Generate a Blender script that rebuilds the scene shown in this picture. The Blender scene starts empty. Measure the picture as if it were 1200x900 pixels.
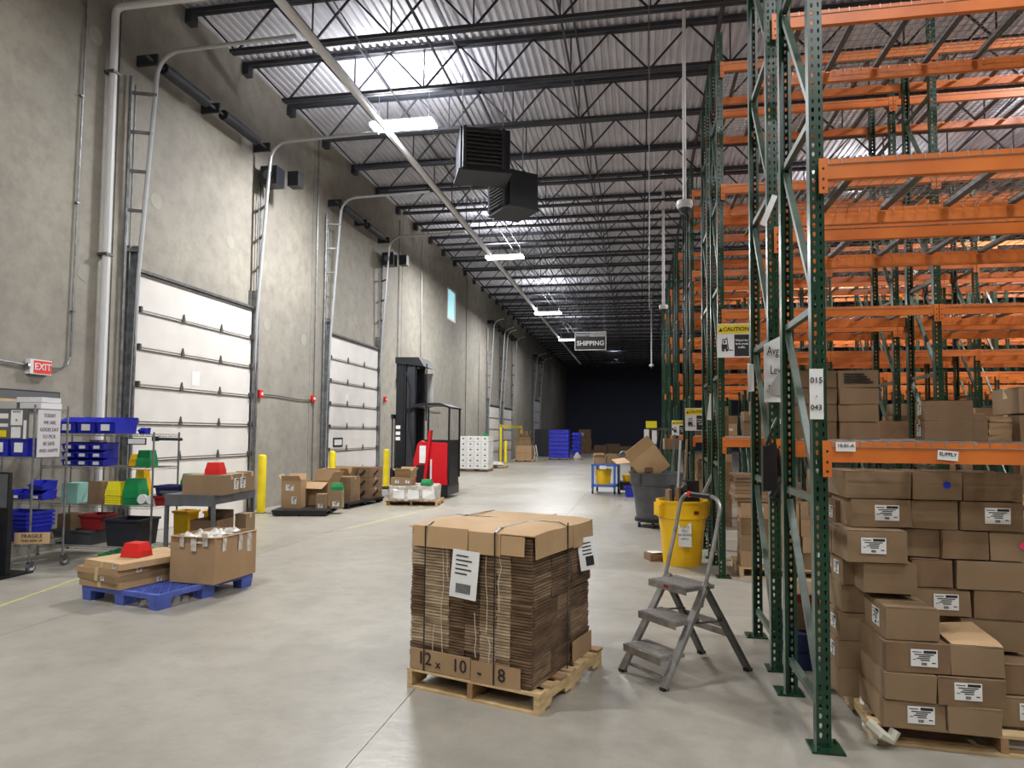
import bpy, math, random
from mathutils import Matrix, Vector
random.seed(7)
R = math.radians
scn = bpy.context.scene
col = scn.collection

# ------------------------------------------------------------ camera
cam_data = bpy.data.cameras.new('camera'); cam = bpy.data.objects.new('camera', cam_data); col.objects.link(cam)
PSI = math.atan2(148, 800); TH = math.atan2(40, math.hypot(800, 148)); RHO = R(0.5)
fwd = Vector((-math.sin(PSI)*math.cos(TH), math.cos(PSI)*math.cos(TH), math.sin(TH)))
rt0 = Vector((math.cos(PSI), math.sin(PSI), 0)); up0 = rt0.cross(fwd)
rt = rt0*math.cos(RHO) + up0*math.sin(RHO); up = -rt0*math.sin(RHO) + up0*math.cos(RHO)
cam.matrix_world = Matrix(((rt.x, up.x, -fwd.x, 0), (rt.y, up.y, -fwd.y, 0), (rt.z, up.z, -fwd.z, 1.7), (0, 0, 0, 1)))
cam_data.sensor_width = 36; cam_data.lens = 24.0; cam_data.shift_y = 18/1200; cam_data.clip_end = 200
scn.camera = cam

# ------------------------------------------------------------ world, exposure
w = bpy.data.worlds.new('world'); scn.world = w; w.use_nodes = True
w.node_tree.nodes['Background'].inputs[0].default_value = (0.55, 0.6, 0.7, 1)
w.node_tree.nodes['Background'].inputs[1].default_value = 0.3
vs = scn.view_settings
vs.view_transform = 'Standard'; vs.look = 'None'; vs.gamma = 1; vs.use_curve_mapping = False; vs.exposure = 0.3
LAMP_W = 620       # watts of one strip fixture
FAR_FILL_W = 110  # watts of each added far-end fill lamp
RACK_W = 520       # fixtures over the rack aisles

# ------------------------------------------------------------ materials
def lin(c):
    return tuple((x/255/12.92 if x/255 <= .04045 else ((x/255+.055)/1.055)**2.4) for x in c) + (1,)
def mat(name, c, rough=.6, metal=0, c2=None, scale=4, bump=0, bscale=60, stretch=(1,1,1), contrast=(.35,.65), world=False, spec=.5, rvar=0, detail=4):
    m = bpy.data.materials.new(name); m.use_nodes = True
    nt = m.node_tree; b = nt.nodes['Principled BSDF']
    b.inputs['Base Color'].default_value = lin(c); b.inputs['Roughness'].default_value = rough
    b.inputs['Metallic'].default_value = metal; b.inputs['Specular IOR Level'].default_value = spec
    if c2 or bump or rvar:
        if world: src = nt.nodes.new('ShaderNodeNewGeometry').outputs['Position']
        else: src = nt.nodes.new('ShaderNodeTexCoord').outputs['Object']
        mp = nt.nodes.new('ShaderNodeMapping'); mp.inputs['Scale'].default_value = stretch
        nt.links.new(src, mp.inputs['Vector'])
    if c2:
        n = nt.nodes.new('ShaderNodeTexNoise'); n.inputs['Scale'].default_value = scale; n.inputs['Detail'].default_value = detail
        nt.links.new(mp.outputs[0], n.inputs['Vector'])
        r = nt.nodes.new('ShaderNodeValToRGB'); r.color_ramp.elements[0].position = contrast[0]; r.color_ramp.elements[1].position = contrast[1]
        r.color_ramp.elements[0].color = lin(c); r.color_ramp.elements[1].color = lin(c2)
        nt.links.new(n.outputs[0], r.inputs[0]); nt.links.new(r.outputs[0], b.inputs['Base Color'])
        if rvar:
            mr = nt.nodes.new('ShaderNodeMapRange'); mr.inputs[3].default_value = rough-rvar; mr.inputs[4].default_value = rough+rvar
            nt.links.new(n.outputs[0], mr.inputs[0]); nt.links.new(mr.outputs[0], b.inputs['Roughness'])
    if bump:
        n2 = nt.nodes.new('ShaderNodeTexNoise'); n2.inputs['Scale'].default_value = bscale; n2.inputs['Detail'].default_value = 3
        nt.links.new(mp.outputs[0], n2.inputs['Vector'])
        bp = nt.nodes.new('ShaderNodeBump'); bp.inputs['Strength'].default_value = bump; bp.inputs['Distance'].default_value = .02
        nt.links.new(n2.outputs[0], bp.inputs['Height']); nt.links.new(bp.outputs[0], b.inputs['Normal'])
    return m
def emis(name, c, s):
    m = bpy.data.materials.new(name); m.use_nodes = True; b = m.node_tree.nodes['Principled BSDF']
    b.inputs['Base Color'].default_value = lin(c); b.inputs['Emission Color'].default_value = lin(c); b.inputs['Emission Strength'].default_value = s
    return m
def stained(name, a, b_, c_, rough, rvar=.0, fine=.25):
    """concrete: broad cloudy tone + streaks + fine speckle, on world position"""
    m = mat(name, a, rough, c2=b_, scale=.45, world=True, bump=.12, bscale=14, contrast=(.3,.7), rvar=rvar, detail=8)
    nt = m.node_tree; b = nt.nodes['Principled BSDF']; g = nt.nodes.new('ShaderNodeNewGeometry')
    old = b.inputs['Base Color'].links[0].from_socket
    n = nt.nodes.new('ShaderNodeTexNoise'); n.inputs['Scale'].default_value = 3.2; n.inputs['Detail'].default_value = 10; n.inputs['Roughness'].default_value = .7
    nt.links.new(g.outputs['Position'], n.inputs['Vector'])
    r = nt.nodes.new('ShaderNodeValToRGB'); r.color_ramp.elements[0].position = .42; r.color_ramp.elements[1].position = .72
    r.color_ramp.elements[0].color = (0,0,0,1); r.color_ramp.elements[1].color = (fine*2.2,)*3 + (1,)
    nt.links.new(n.outputs[0], r.inputs[0])
    mx = nt.nodes.new('ShaderNodeMixRGB'); mx.inputs[2].default_value = lin(c_)
    nt.links.new(r.outputs[0], mx.inputs[0]); nt.links.new(old, mx.inputs[1]); nt.links.new(mx.outputs[0], b.inputs['Base Color'])
    return m
M = dict(
 wall=stained('wall_concrete', (132,127,118), (160,155,141), (106,101,96), .8),
 floor=stained('floor_concrete', (148,143,132), (168,162,149), (122,118,108), .36, rvar=.1),
 floorgap=mat('joint', (60,56,52), 1, spec=0),
 patch=mat('patch', (152,149,138), .8, c2=(144,141,130)),
 deck=mat('roof_deck', (206,206,214), .5, c2=(192,192,202), scale=1.5),
 joist=mat('joist_steel', (46,48,56), .55, c2=(58,60,68), scale=2),
 dark=mat('dark_paint', (34,36,42), .6, c2=(44,46,54), scale=3),
 door=mat('door_panel', (216,212,206), .45, c2=(208,204,198), scale=2),
 galv=mat('galvanised', (150,152,152), .38, .75, c2=(120,122,124), scale=9),
 track=mat('bright_track', (176,178,180), .35, .3), galvd=mat('dull_steel', (110,108,104), .5, .6, c2=(84,84,84), scale=9),
 white=mat('white_paint', (215,215,215), .5),
 whitep=mat('white_paper', (232,232,228), .7, c2=(220,220,216)),
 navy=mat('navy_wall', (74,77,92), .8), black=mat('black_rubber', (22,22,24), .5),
 blackp=mat('black_paint', (20,22,26), .4, c2=(28,30,35), scale=5),
 ink=mat('ink', (30,30,32), .7),
 green=mat('rack_green', (18,62,38), .32, c2=(14,48,32), scale=7), brace=mat('brace_green_grey', (72,88,74), .4, c2=(50,66,56), scale=5),
 orange=mat('rack_orange', (216,120,48), .42, c2=(198,104,38), scale=3),
 wire=mat('deck_wire', (168,166,160), .4, .5, c2=(130,128,124), scale=8),
 yellow=mat('safety_yellow', (236,214,30), .4, c2=(222,196,24), scale=4),
 yelbin=mat('bin_yellow', (244,196,24), .38, c2=(236,184,18), scale=3),
 tape=mat('floor_paint', (186,176,104), .6, c2=(160,154,126), scale=14),
 red=mat('red', (214,40,36), .35), redt=mat('truck_red', (196,24,34), .3),
 redd=mat('dark_red', (136,26,30), .5),
 blue=mat('bin_blue', (34,44,180), .35, c2=(28,38,160), scale=6),
 bpal=mat('pallet_blue', (80,98,178), .5, c2=(66,84,160), scale=8),
 blued=mat('dark_blue', (28,34,84), .5), cartblue=mat('cart_blue', (62,98,176), .5),
 wrap=mat('blue_film', (52,58,200), .22, c2=(70,76,220), scale=6, bump=.5, bscale=9, stretch=(1,1,6)),
 greenp=mat('tub_green', (28,140,78), .4, c2=(22,120,66), scale=6), yelp=mat('tub_yellow', (236,222,40), .4),
 teal=mat('teal', (150,204,190), .5), grey=mat('bin_grey', (92,94,98), .5, c2=(78,80,84), scale=5),
 steel=mat('grey_enamel', (96,98,102), .5, c2=(80,82,86), scale=6), lgrey=mat('light_grey', (180,180,178), .5),
 alu=mat('aluminium', (186,184,180), .3, .65, c2=(150,148,144), scale=12),
 tread=mat('tread', (118,112,104), .75, c2=(98,92,86), scale=40),
 card=mat('cardboard', (168,138,102), .8, c2=(158,128,94), scale=3, bump=.05),
 card2=mat('cardboard_dull', (146,122,92), .8, c2=(134,110,82), scale=3, bump=.05),
 card3=mat('cardboard_light', (190,158,118), .8, c2=(180,148,108), scale=3, bump=.05),
 cardk=mat('cardboard_kraft', (132,106,78), .85, c2=(116,92,66), scale=5, bump=.05),
 wood=mat('pallet_wood', (212,186,140), .75, c2=(182,152,108), scale=3, stretch=(2,2,12), bump=.2, bscale=20),
 wood2=mat('pallet_wood_dark', (168,132,92), .8, c2=(140,106,72), scale=4, stretch=(2,2,8), bump=.2, bscale=20),
 ptape=mat('packing_tape', (198,176,138), .3), film=mat('film_white', (214,210,202), .3, c2=(176,166,152), scale=14, bump=.8, bscale=18),
 twine=mat('twine', (226,214,190), .8), strap=mat('strap', (30,28,26), .4), pink=mat('pink', (226,60,110), .5),
 dot=mat('blue_dot', (24,44,190), .5), board=mat('whiteboard', (206,202,204), .3), gboard=mat('grey_board', (92,92,94), .6),
 lens=emis('led_diffuser', (250,250,255), 9.0), glass=emis('daylight_pane', (150,205,215), .8), exitr=mat('exit_red', (226,52,36), .5),
 dome=mat('smoked_dome', (60,60,66), .1), skin=mat('stretch', (200,196,180), .25))
# bundles: bands of lighter and darker kraft edges
def bundle_mat(name, a, b_, seed):
    m = mat(name, a, .9, c2=b_, scale=1.0, stretch=(6,6,26), contrast=(.42,.58), bump=.25, bscale=40, detail=2)
    m.node_tree.nodes['Mapping'].inputs['Location'].default_value = (seed, seed*2, 0); return m
M['edge1'] = bundle_mat('carton_edges', (122,98,74), (146,122,96), 1); M['edge2'] = bundle_mat('carton_edges_dark', (92,70,50), (116,92,68), 5)
M['edge3'] = bundle_mat('carton_edges_light', (158,136,108), (186,164,134), 9)

# ------------------------------------------------------------ mesh helper
class MB:
    def __init__(s): s.v=[]; s.f=[]; s.m=[]
    def add(s, vs, fs, m=0):
        o=len(s.v); s.v += [tuple(p) for p in vs]; s.f += [tuple(i+o for i in f) for f in fs]; s.m += [m]*len(fs); return s
    def box(s, x0,x1,y0,y1,z0,z1, m=0, mx=None, j=0):
        vs=[Vector((x,y,z)) for z in (z0,z1) for y in (y0,y1) for x in (x0,x1)]
        if j: vs=[v+Vector([random.uniform(-j,j) for _ in range(3)]) for v in vs]
        if mx is not None: vs=[mx@v for v in vs]
        return s.add(vs, [(0,2,3,1),(4,5,7,6),(0,1,5,4),(2,6,7,3),(0,4,6,2),(1,3,7,5)], m)
    def hexa(s, bot, top, m=0):
        return s.add(list(bot)+list(top), [(3,2,1,0),(4,5,6,7),(0,1,5,4),(1,2,6,5),(2,3,7,6),(3,0,4,7)], m)
    def bar(s, p0, p1, w, h, m=0, upv=(0,0,1)):
        p0=Vector(p0); p1=Vector(p1); d=(p1-p0).normalized(); u=Vector(upv)
        if abs(d.dot(u))>.98: u=Vector((0,1,0))
        a=d.cross(u).normalized()*w/2; b=a.cross(d).normalized()*h/2
        return s.hexa([p0-a-b,p0+a-b,p0+a+b,p0-a+b],[p1-a-b,p1+a-b,p1+a+b,p1-a+b],m)
    def tube(s, pts, r, n=8, m=0, r1=None):
        pts=[Vector(p) for p in pts]; k=len(pts); rings=[]; prev=None
        for i,p in enumerate(pts):
            d=(pts[min(i+1,k-1)]-pts[max(i-1,0)]).normalized()
            if prev is None: a=d.orthogonal().normalized()
            else: a=(prev-d*prev.dot(d)).normalized()
            prev=a; b=d.cross(a); rr=r if r1 is None else r+(r1-r)*i/(k-1)
            rings.append([p+(a*math.cos(2*math.pi*q/n)+b*math.sin(2*math.pi*q/n))*rr for q in range(n)])
        vs=[v for g in rings for v in g]; fs=[]
        for i in range(k-1):
            for q in range(n): fs.append((i*n+q,i*n+(q+1)%n,(i+1)*n+(q+1)%n,(i+1)*n+q))
        fs.append(tuple(range(n-1,-1,-1))); fs.append(tuple((k-1)*n+q for q in range(n)))
        return s.add(vs,fs,m)
    def lathe(s, prof, n=24, c=(0,0,0), m=0, sx=1, sy=1):
        vs=[(c[0]+r*sx*math.cos(2*math.pi*q/n), c[1]+r*sy*math.sin(2*math.pi*q/n), c[2]+z) for r,z in prof for q in range(n)]
        fs=[(i*n+q,i*n+(q+1)%n,(i+1)*n+(q+1)%n,(i+1)*n+q) for i in range(len(prof)-1) for q in range(n)]
        fs.append(tuple(range(n-1,-1,-1))); fs.append(tuple((len(prof)-1)*n+q for q in range(n)))
        return s.add(vs,fs,m)
    def prism(s, poly, a0, a1, axis='x', m=0):
        """poly of (u,v); axis x -> (a,u,v); y -> (u,a,v); z -> (u,v,a)"""
        f={'x':lambda a,u,v:(a,u,v),'y':lambda a,u,v:(u,a,v),'z':lambda a,u,v:(u,v,a)}[axis]; n=len(poly)
        vs=[f(a0,*p) for p in poly]+[f(a1,*p) for p in poly]
        fs=[tuple(range(n-1,-1,-1)),tuple(range(n,2*n))]+[(i,(i+1)%n,n+(i+1)%n,n+i) for i in range(n)]
        return s.add(vs,fs,m)
    def mesh(s, name, mats):
        me=bpy.data.meshes.new(name); me.from_pydata(s.v,[],s.f)
        for x in (mats if isinstance(mats,(list,tuple)) else [mats]): me.materials.append(x)
        if any(s.m): me.polygons.foreach_set('material_index', s.m)
        me.update(); return me
    def build(s, name, mats, parent=None, smooth=False, loc=None, rotz=0):
        me=s.mesh(name,mats)
        if smooth:
            me.polygons.foreach_set('use_smooth',[True]*len(me.polygons)); me.set_sharp_from_angle(angle=R(35))
        return ob(name, me, parent, loc, rotz)
def ob(name, me, parent=None, loc=None, rotz=0):
    o=bpy.data.objects.new(name,me); col.objects.link(o)
    if parent: o.parent=parent
    if loc is not None: o.location=loc
    if rotz: o.rotation_euler=(0,0,rotz)
    return o
def tag(o,label=None,cat=None,group=None,kind=None):
    if label: o['label']=label
    if cat: o['category']=cat
    if group: o['group']=group
    if kind: o['kind']=kind
    return o
def thing(name,label,cat,loc=(0,0,0),rotz=0,group=None):
    return tag(ob(name,None,None,loc,rotz),label,cat,group)
def struct(name, mb=None, m=None):
    o = mb.build(name,m) if mb else ob(name,None); o['kind']='structure'; return o
KIDS={}
def copy_tree(o,parent=None,label=None,loc=None,rotz=None):
    c=o.copy(); col.objects.link(c); c.parent=parent
    for ch in o.children: copy_tree(ch,c)
    if label: c['label']=label
    if loc is not None: c.location=loc
    if rotz is not None: c.rotation_euler=(0,0,rotz)
    return c
def Box(x0,x1,y0,y1,z0,z1,j=0): return MB().box(x0,x1,y0,y1,z0,z1,0,None,j)
FONT=None
def text(s,size,m,parent,loc,rot=(R(90),0,0),name='lettering',align='CENTER',ext=.0015,bold=0,sx=1):
    cu=bpy.data.curves.new(name,'FONT'); cu.body=s; cu.size=size; cu.align_x=align; cu.align_y='CENTER'; cu.extrude=ext; cu.offset=bold; cu.resolution_u=3
    t=bpy.data.objects.new(name,cu); col.objects.link(t); dg=bpy.context.evaluated_depsgraph_get(); dg.update()
    me=bpy.data.meshes.new_from_object(t.evaluated_get(dg)); bpy.data.objects.remove(t)
    me.materials.clear(); me.materials.append(m)
    o=ob(name,me,parent,loc); o.rotation_euler=rot; o.scale=(sx,1,1); return o

# ------------------------------------------------------------ building shell
WX=-8.1; YE=78; XR=27; YB=-9; DECK=9.38
# floor: base + saw-cut slabs
fl=struct('floor', Box(WX-.2,XR+.2,YB,YE,-.3,-.02), M['floorgap'])
SX=[-8.1,-5.15,-1.456,2.2,5.9,9.6,13.3,17,20.7,24.4,27]; SY=[-9]+[-4.9+3.9*i for i in range(21)]+[78]
cache={}
for i in range(len(SX)-1):
    for k in range(len(SY)-1):
        wq,dq=SX[i+1]-SX[i],SY[k+1]-SY[k]; key=(round(wq,2),round(dq,2))
        if key not in cache: cache[key]=Box(.003,wq-.002,.002,dq-.002,-.02,0).mesh('slab',M['floor'])
        ob('slab',cache[key],fl,(SX[i],SY[k],0))
# painted floor lines
struct('trim_1',Box(-.025,.025,0,2.2,0,.002),M['tape']).location=(-5.9,5.1,0)
bpy.data.objects['trim_1'].rotation_euler=(0,0,R(12))
t2=struct('trim_2',Box(-.035,.035,0,3.4,0,.002),M['tape']); t2.location=(-5.0,11.4,0); t2.rotation_euler=(0,0,R(-8))
# left wall of tilt-up panels with open joints
wl=struct('wall_left', Box(WX-.3,WX-.12,YB,YE,0,9.7), M['dark'])
WJ=[YB,2.65,9.25,15.85,22.5,29.1,35.8,42.4,49,55.6,62.2,68.8,YE]
for a,b in zip(WJ,WJ[1:]):
    if a==22.5:   # panel with the high window: four pieces around the opening
        mb=MB().box(WX-.12,WX,a+.012,28.2,0,9.7).box(WX-.12,WX,28.2,b-.012,0,6.6).box(WX-.12,WX,28.2,b-.012,8.0,9.7)
    elif b==35.8:
        mb=MB().box(WX-.12,WX,29.55,b-.012,0,9.7).box(WX-.12,WX,a+.012,29.55,0,6.6).box(WX-.12,WX,a+.012,29.55,8.0,9.7)
    else: mb=Box(WX-.12,WX,a+.012,b-.012,0,9.7)
    mb.build('wall_panel',M['wall'],wl)
wn=struct('window_1', MB().box(WX-.06,WX+.02,28.2,28.28,6.6,8).box(WX-.06,WX+.02,29.47,29.55,6.6,8).box(WX-.06,WX+.02,28.28,29.47,6.6,6.68).box(WX-.06,WX+.02,28.28,29.47,7.92,8), M['white'])
Box(WX-.05,WX-.03,28.28,29.47,6.68,7.92).build('window_pane',M['glass'],wn)
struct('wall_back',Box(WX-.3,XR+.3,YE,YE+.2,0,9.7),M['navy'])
struct('wall_right',Box(XR,XR+.2,YB,YE,0,9.7),M['wall'])
struct('wall_front',Box(WX-.3,XR+.3,YB-.2,YB,0,9.7),M['wall'])
# filled lift-point patches in the wall
for y,z in ((10.19,5.61),(12.36,5.51),(8.73,4.03),(13.81,4.06),(15.51,3.95),(8.76,7.67),(17.01,5.54)):
    pt=MB(); n=14; pt.prism([(y+.14*math.cos(2*math.pi*k/n), z+.14*math.sin(2*math.pi*k/n)) for k in range(n)],WX,WX+.004,'x'); pt.build('lifting_patch',M['patch'],wl)
# ribbed roof deck
pr=[]; x=WX
while x<XR:
    pr += [(x,DECK),(x+.062,DECK),(x+.078,DECK+.045),(x+.136,DECK+.045)]; x+=.152
vs=[(p[0],y,p[1]) for y in (YB,YE) for p in pr]; n=len(pr)
ce=MB().add(vs,[(i,i+1,n+i+1,n+i) for i in range(n-1)])
ce.box(WX-.3,XR+.3,YB,YE,DECK+.3,DECK+.4); struct('ceiling',ce,M['deck'])
# bar joists
HB,HT=8.5,9.30
def joist_meshes(L):
    tc=MB().box(0,L,-.075,-.01,HT-.012,HT+.06).box(0,L,.01,.075,HT-.012,HT+.06)
    bc=MB().box(.9,L-.9,-.07,-.01,HB-.03,HB+.03).box(.9,L-.9,.01,.07,HB-.03,HB+.03)
    wb=MB(); x=.45; p=1.46
    wb.bar((.25,0,HT),(1.0,0,HB),.03,.03)
    x=1.0
    while x+p<=L-.8:
        wb.bar((x,0,HB),(x+p/2,0,HT),.032,.032).bar((x+p/2,0,HT),(x+p,0,HB),.032,.032).bar((x+p,0,HB),(x+p,0,HT),.024,.024); x+=p
    wb.bar((x,0,HB),(L-.2,0,HT),.03,.03)
    st=MB().box(-.02,.14,-.09,.09,HT-.2,HT-.012)
    return [('top_chord',tc.mesh('top_chord',M['joist'])),('bottom_chord',bc.mesh('bottom_chord',M['joist'])),('web',wb.mesh('web',M['joist'])),('bearing_seat',st.mesh('bearing_seat',M['joist']))]
JM=[joist_meshes(17.9),joist_meshes(17.1)]
k=0; y=12.68-1.83*9
while y<YE-1:
    for s,(x0,L) in enumerate(((WX,17.9),(WX+17.95,17.1))):
        if s>0 and (x0 > 1.15*y+3 or y<0): continue
        t=thing('bar_joist', ('black open web roof joist spanning from the concrete wall over the aisle','black open web roof joist above the far right racks')[s],'roof joist',(x0,y,0),0,('roof joists over the aisle','roof joists over the far racks')[s])
        for nm,me in JM[s]:
            c=ob(nm,me,t)
            if nm=='web': c['kind']='stuff'
    y+=1.83
# girders carrying the joists, on columns
for i,x in enumerate((WX+17.92,)):
    t=thing('roof_girder','deep dark lattice girder running lengthwise under the roof far above the racks','girder',(x,0,0))
    Box(-.1,.1,YB,YE,HT-.3,HT-.22).build('top_chord',M['joist'],t); Box(-.1,.1,YB,YE,HB-.5,HB-.42).build('bottom_chord',M['joist'],t)
    g=MB(); yy=YB
    while yy<YE-1.9: g.bar((0,yy,HB-.45),(0,yy+.92,HT-.25),.06,.06).bar((0,yy+.92,HT-.25),(0,yy+1.83,HB-.45),.06,.06); yy+=1.83
    g.build('web',M['joist'],t)['kind']='stuff'
# bridging lines, top and bottom chord
for i,x in enumerate((-5.5,-3.6,-1.25,1.35,5.6,8.2,11.5,15,19)):
    mb=MB().bar((x,YB,HB+.03),(x,YE,HB+.03),.035,.035).bar((x+.1,YB,HT-.05),(x+.1,YE,HT-.05),.035,.035)
    tag(mb.build('joist_bridging',M['joist']),'thin dark angle line running lengthwise across the roof joists '+('nearest the wall pipe','right of the main pipe','left of the mid aisle','above the rack ends','first above the racks','second above the racks','third above the racks','fourth above the racks','rightmost above the racks')[i],'roof brace')
# ------------------------------------------------------------ pipes and conduits
def arc(c,r,a0,a1,n,f): return [f(c[0]+r*math.cos(a0+(a1-a0)*i/n), c[1]+r*math.sin(a0+(a1-a0)*i/n)) for i in range(n+1)]
tag(MB().tube([(-5.2,YB,8.05),(-5.2,62,8.05)],.072,12).build('main_pipe',M['white'],smooth=True),'long white overhead pipe running down the aisle past the lamp ends','pipe')
t=thing('wall_pipe','thick white pipe rising up the wall left of the first dock door','pipe',(WX+.1,9.02,0))
MB().tube([(0,0,.3),(0,0,8.15)]+[(.0+.12-.12*math.cos(a),0,8.15+.12*math.sin(a)) for a in (.5,1.0,1.5)]+[(2.9,0,8.27)],.055,10).build('pipe_run',M['white'],t,True)
for z in (1.5,4.35,7.2): MB().box(-.1,.07,-.075,.075,z,z+.04).build('pipe_clamp',M['galvd'],t)
t=thing('conduit','thin steel conduit running down the wall to the exit sign','conduit',(WX+.03,0,0))
MB().tube([(0,8.56,9.3),(0,8.5,2.75),(0,8.46,2.62),(0,8.35,2.56),(0,8.17,2.55)],.013,6).build('pipe_run',M['galv'],t)
MB().tube([(0,7.83,2.55),(0,7.55,2.57),(0,6.3,2.62)],.013,6).build('pipe_run',M['galv'],t)
for z in (3.4,5.0,6.6,8.0): MB().box(-.03,.02,8.49,8.55,z,z+.02).build('pipe_clamp',M['galv'],t)
t=thing('exit_sign','small red and white exit sign on the concrete wall','exit sign',(WX+.05,7.97,2.54))
Box(-.05,.03,-.17,.17,-.1,.1).build('housing',M['white'],t); Box(.03,.034,-.115,.165,-.085,.085).build('red_face',M['exitr'],t)
text('EXIT',.13,M['white'],t,(.036,.025,0),(R(90),0,R(90)),bold=.002)
MB().tube([(0,-.2,0),(0,-.17,0)],.04,8).build('fitting',M['galv'],t)
# red strobes with cables
def strobe(y,z,label,cy):
    t=thing('alarm_strobe',label,'alarm',(WX+.04,y,z)); Box(-.04,.03,-.07,.07,-.08,.08).build('housing',M['red'],t); Box(.03,.05,-.03,.03,-.03,.03).build('lens',M['white'],t)
    MB().tube([(-.01,0,-.02)]+[(-.01,cy*u/6,-.02+.02*math.sin(u)) for u in range(1,7)],.012,6).build('cable',M['black'],t)
strobe(13.55,2.5,'red alarm box on the wall just right of the first dock door',2.35)
strobe(16.0,2.52,'red alarm box on the wall left of the second dock door',-.12)
strobe(24.1,2.55,'red alarm box on the wall behind the reach truck guard',3.3)
strobe(21.0,2.75,'red alarm box on the wall between dock door and truck mast',-.12)
# drops of thin conduit on the wall panels
for i,(y,z0,z1) in enumerate(((16.05,.4,9.2),(22.1,3.5,9),(24.6,3.4,9),(31.5,1,9.2),(43.5,3,9.1),(34.2,.5,8.5))):
    tag(MB().tube([(WX+.03,y,z0),(WX+.03,y,z1)],.016,6).build('wall_conduit',M['galv']),('thin conduit rising beside the panel joint left of the second dock door','thin vertical conduit above the black truck mast','thin vertical conduit right of the black truck mast','thin vertical conduit right of the high window','long thin drop pipe by the far dock tracks','thin conduit left of the third dock door')[i],'conduit')
for i,y in enumerate((22.1,24.6)):
    tag(MB().box(WX,WX+.12,y-.05,y+.05,3.38,3.5).box(WX+.12,WX+.2,y-.03,y+.03,3.4,3.46).build('wall_sensor',M['black']),('small black sensor on the wall up left of the truck mast','small black sensor on the wall up right of the truck mast')[i],'sensor')
# ------------------------------------------------------------ dock doors with high-lift track
def dock_door(n, y0, y1, top, panels=7, detail=True, xe=-5.3, lab=True):
    d=struct('door_%d'%n); d.location=(WX,y0,0); W=y1-y0; h=top/panels
    for k in range(panels):
        p=MB().box(.03,.08,.02,W-.02,k*h+.012,(k+1)*h-.012).box(.03,.072,.02,W-.02,k*h,k*h+.012).box(.08,.098,.02,W-.02,(k+1)*h-.05,(k+1)*h-.03,1).build('door_panel',[M['door'],M['galvd']],d)
        if detail and k<panels-1:
            for f in (.345,.68): MB().prism([(-.045,-.05),(.045,-.05),(0,.11)],.08,.11,'x').build('hinge',M['galvd'],p,loc=(0,W*f,(k+1)*h))
            for f in (.02,W-.06): MB().box(.08,.15,-.0,.04,-.04,.05).build('roller_bracket',M['galvd'],p,loc=(0,f,(k+1)*h))
    Box(.03,.13,.0,W,top,top+.05).build('top_strut',M['galvd'],d)
    for s,yy in ((0,-.07),(1,W+.07)):
        MB().box(.0,.05,yy-.09,yy+.09,0,top+.4).box(.05,.15,yy-.03,yy+.01,0,top+.4).build('jamb_channel',M['galv'],d)
        dx0,dx1=.1,.36; zc=7.45; r=.42
        path=[(dx0,yy,.1),(dx0,yy,2.2),(dx0+.05,yy,top)]+[(dx1,yy,zc)]
        path+=[(dx1+r-r*math.cos(a),yy,zc+r*math.sin(a)) for a in [R(q) for q in (15,30,45,60,75,90)]]+[(xe-WX,yy,zc+r+.04)]
        MB().tube(path,.034,8).build('curved_track',M['track'],d,True)
        off=-.2 if s==0 else .2
        MB().tube([(.06,yy+off,0.1),(.06,yy+off,7.4)],.026,6).build('guide_rail',M['galv'],d)
        MB().tube([(.06,yy+off*.5,top),(.06,yy+off*.5,7.3)],.014,6).build('lift_cable',M['galv'],d)
        for q in range(5):
            z=top+.3+q*.64; MB().bar((.04,yy+off,z),(dx0+.04+(dx1-dx0)*(z-top)/(zc-top),yy,z+.03),.03,.05).build('track_bracket',M['galvd'],d)
    # torsion shaft with springs
    MB().tube([(.3,-.25,7.73),(.3,W+.25,7.73)],.022,8).build('shaft',M['galvd'],d)
    for a in (.1,W*.5+.1): MB().tube([(.3,a+.05,7.73),(.3,a+W*.36,7.73)],.1,12).build('torsion_spring',M['dark'],d,True)
    for a in (-.1,W*.47,W): MB().box(0,.38,a,a+.04,7.66,7.84).build('bearing_plate',M['dark'],d)
    return d
d1=dock_door(1,9.72,13.08,4.27)
Box(.081,.083,1.45,1.68,2.52,2.78).build('sticker',M['whitep'],d1)
d2=dock_door(2,16.75,20.2,4.27); Box(.081,.083,1.1,1.25,2.6,2.75).build('sticker',M['whitep'],d2)
MB().box(.081,.09,.35,.95,1.28,1.53).box(.09,.094,.42,.88,1.33,1.48,1).build('vision_panel',[M['black'],M['white']],d2)
dock_door(3,36.3,39.2,3.2,5,False,-7.2); dock_door(4,40.3,43.2,3.2,5,False,-7.2)
dock_door(5,52.6,55.8,4.3,5,False,-7.0)
for i,(y,l) in enumerate(((13.35,'black box speaker high on the wall right of the first dock door'),(20.45,'black box speaker high on the wall right of the second dock door'))):
    t=thing('wall_speaker',l,'speaker',(WX,y,7.18)); Box(.12,.5,-.17,.17,-.2,.2).build('cabinet',M['blackp'],t); Box(0,.12,-.04,.04,-.05,.05).build('wall_bracket',M['galvd'],t)
    MB().lathe([(.1,0),(.1,.02),(.02,.02)],12).build('grille',M['grey'],t,loc=(.3,-.19,0)).rotation_euler=(R(90),0,0)
    Box(.55,.8,.2,.45,-.12,.2).build('power_box',M['black'],t)
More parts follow.
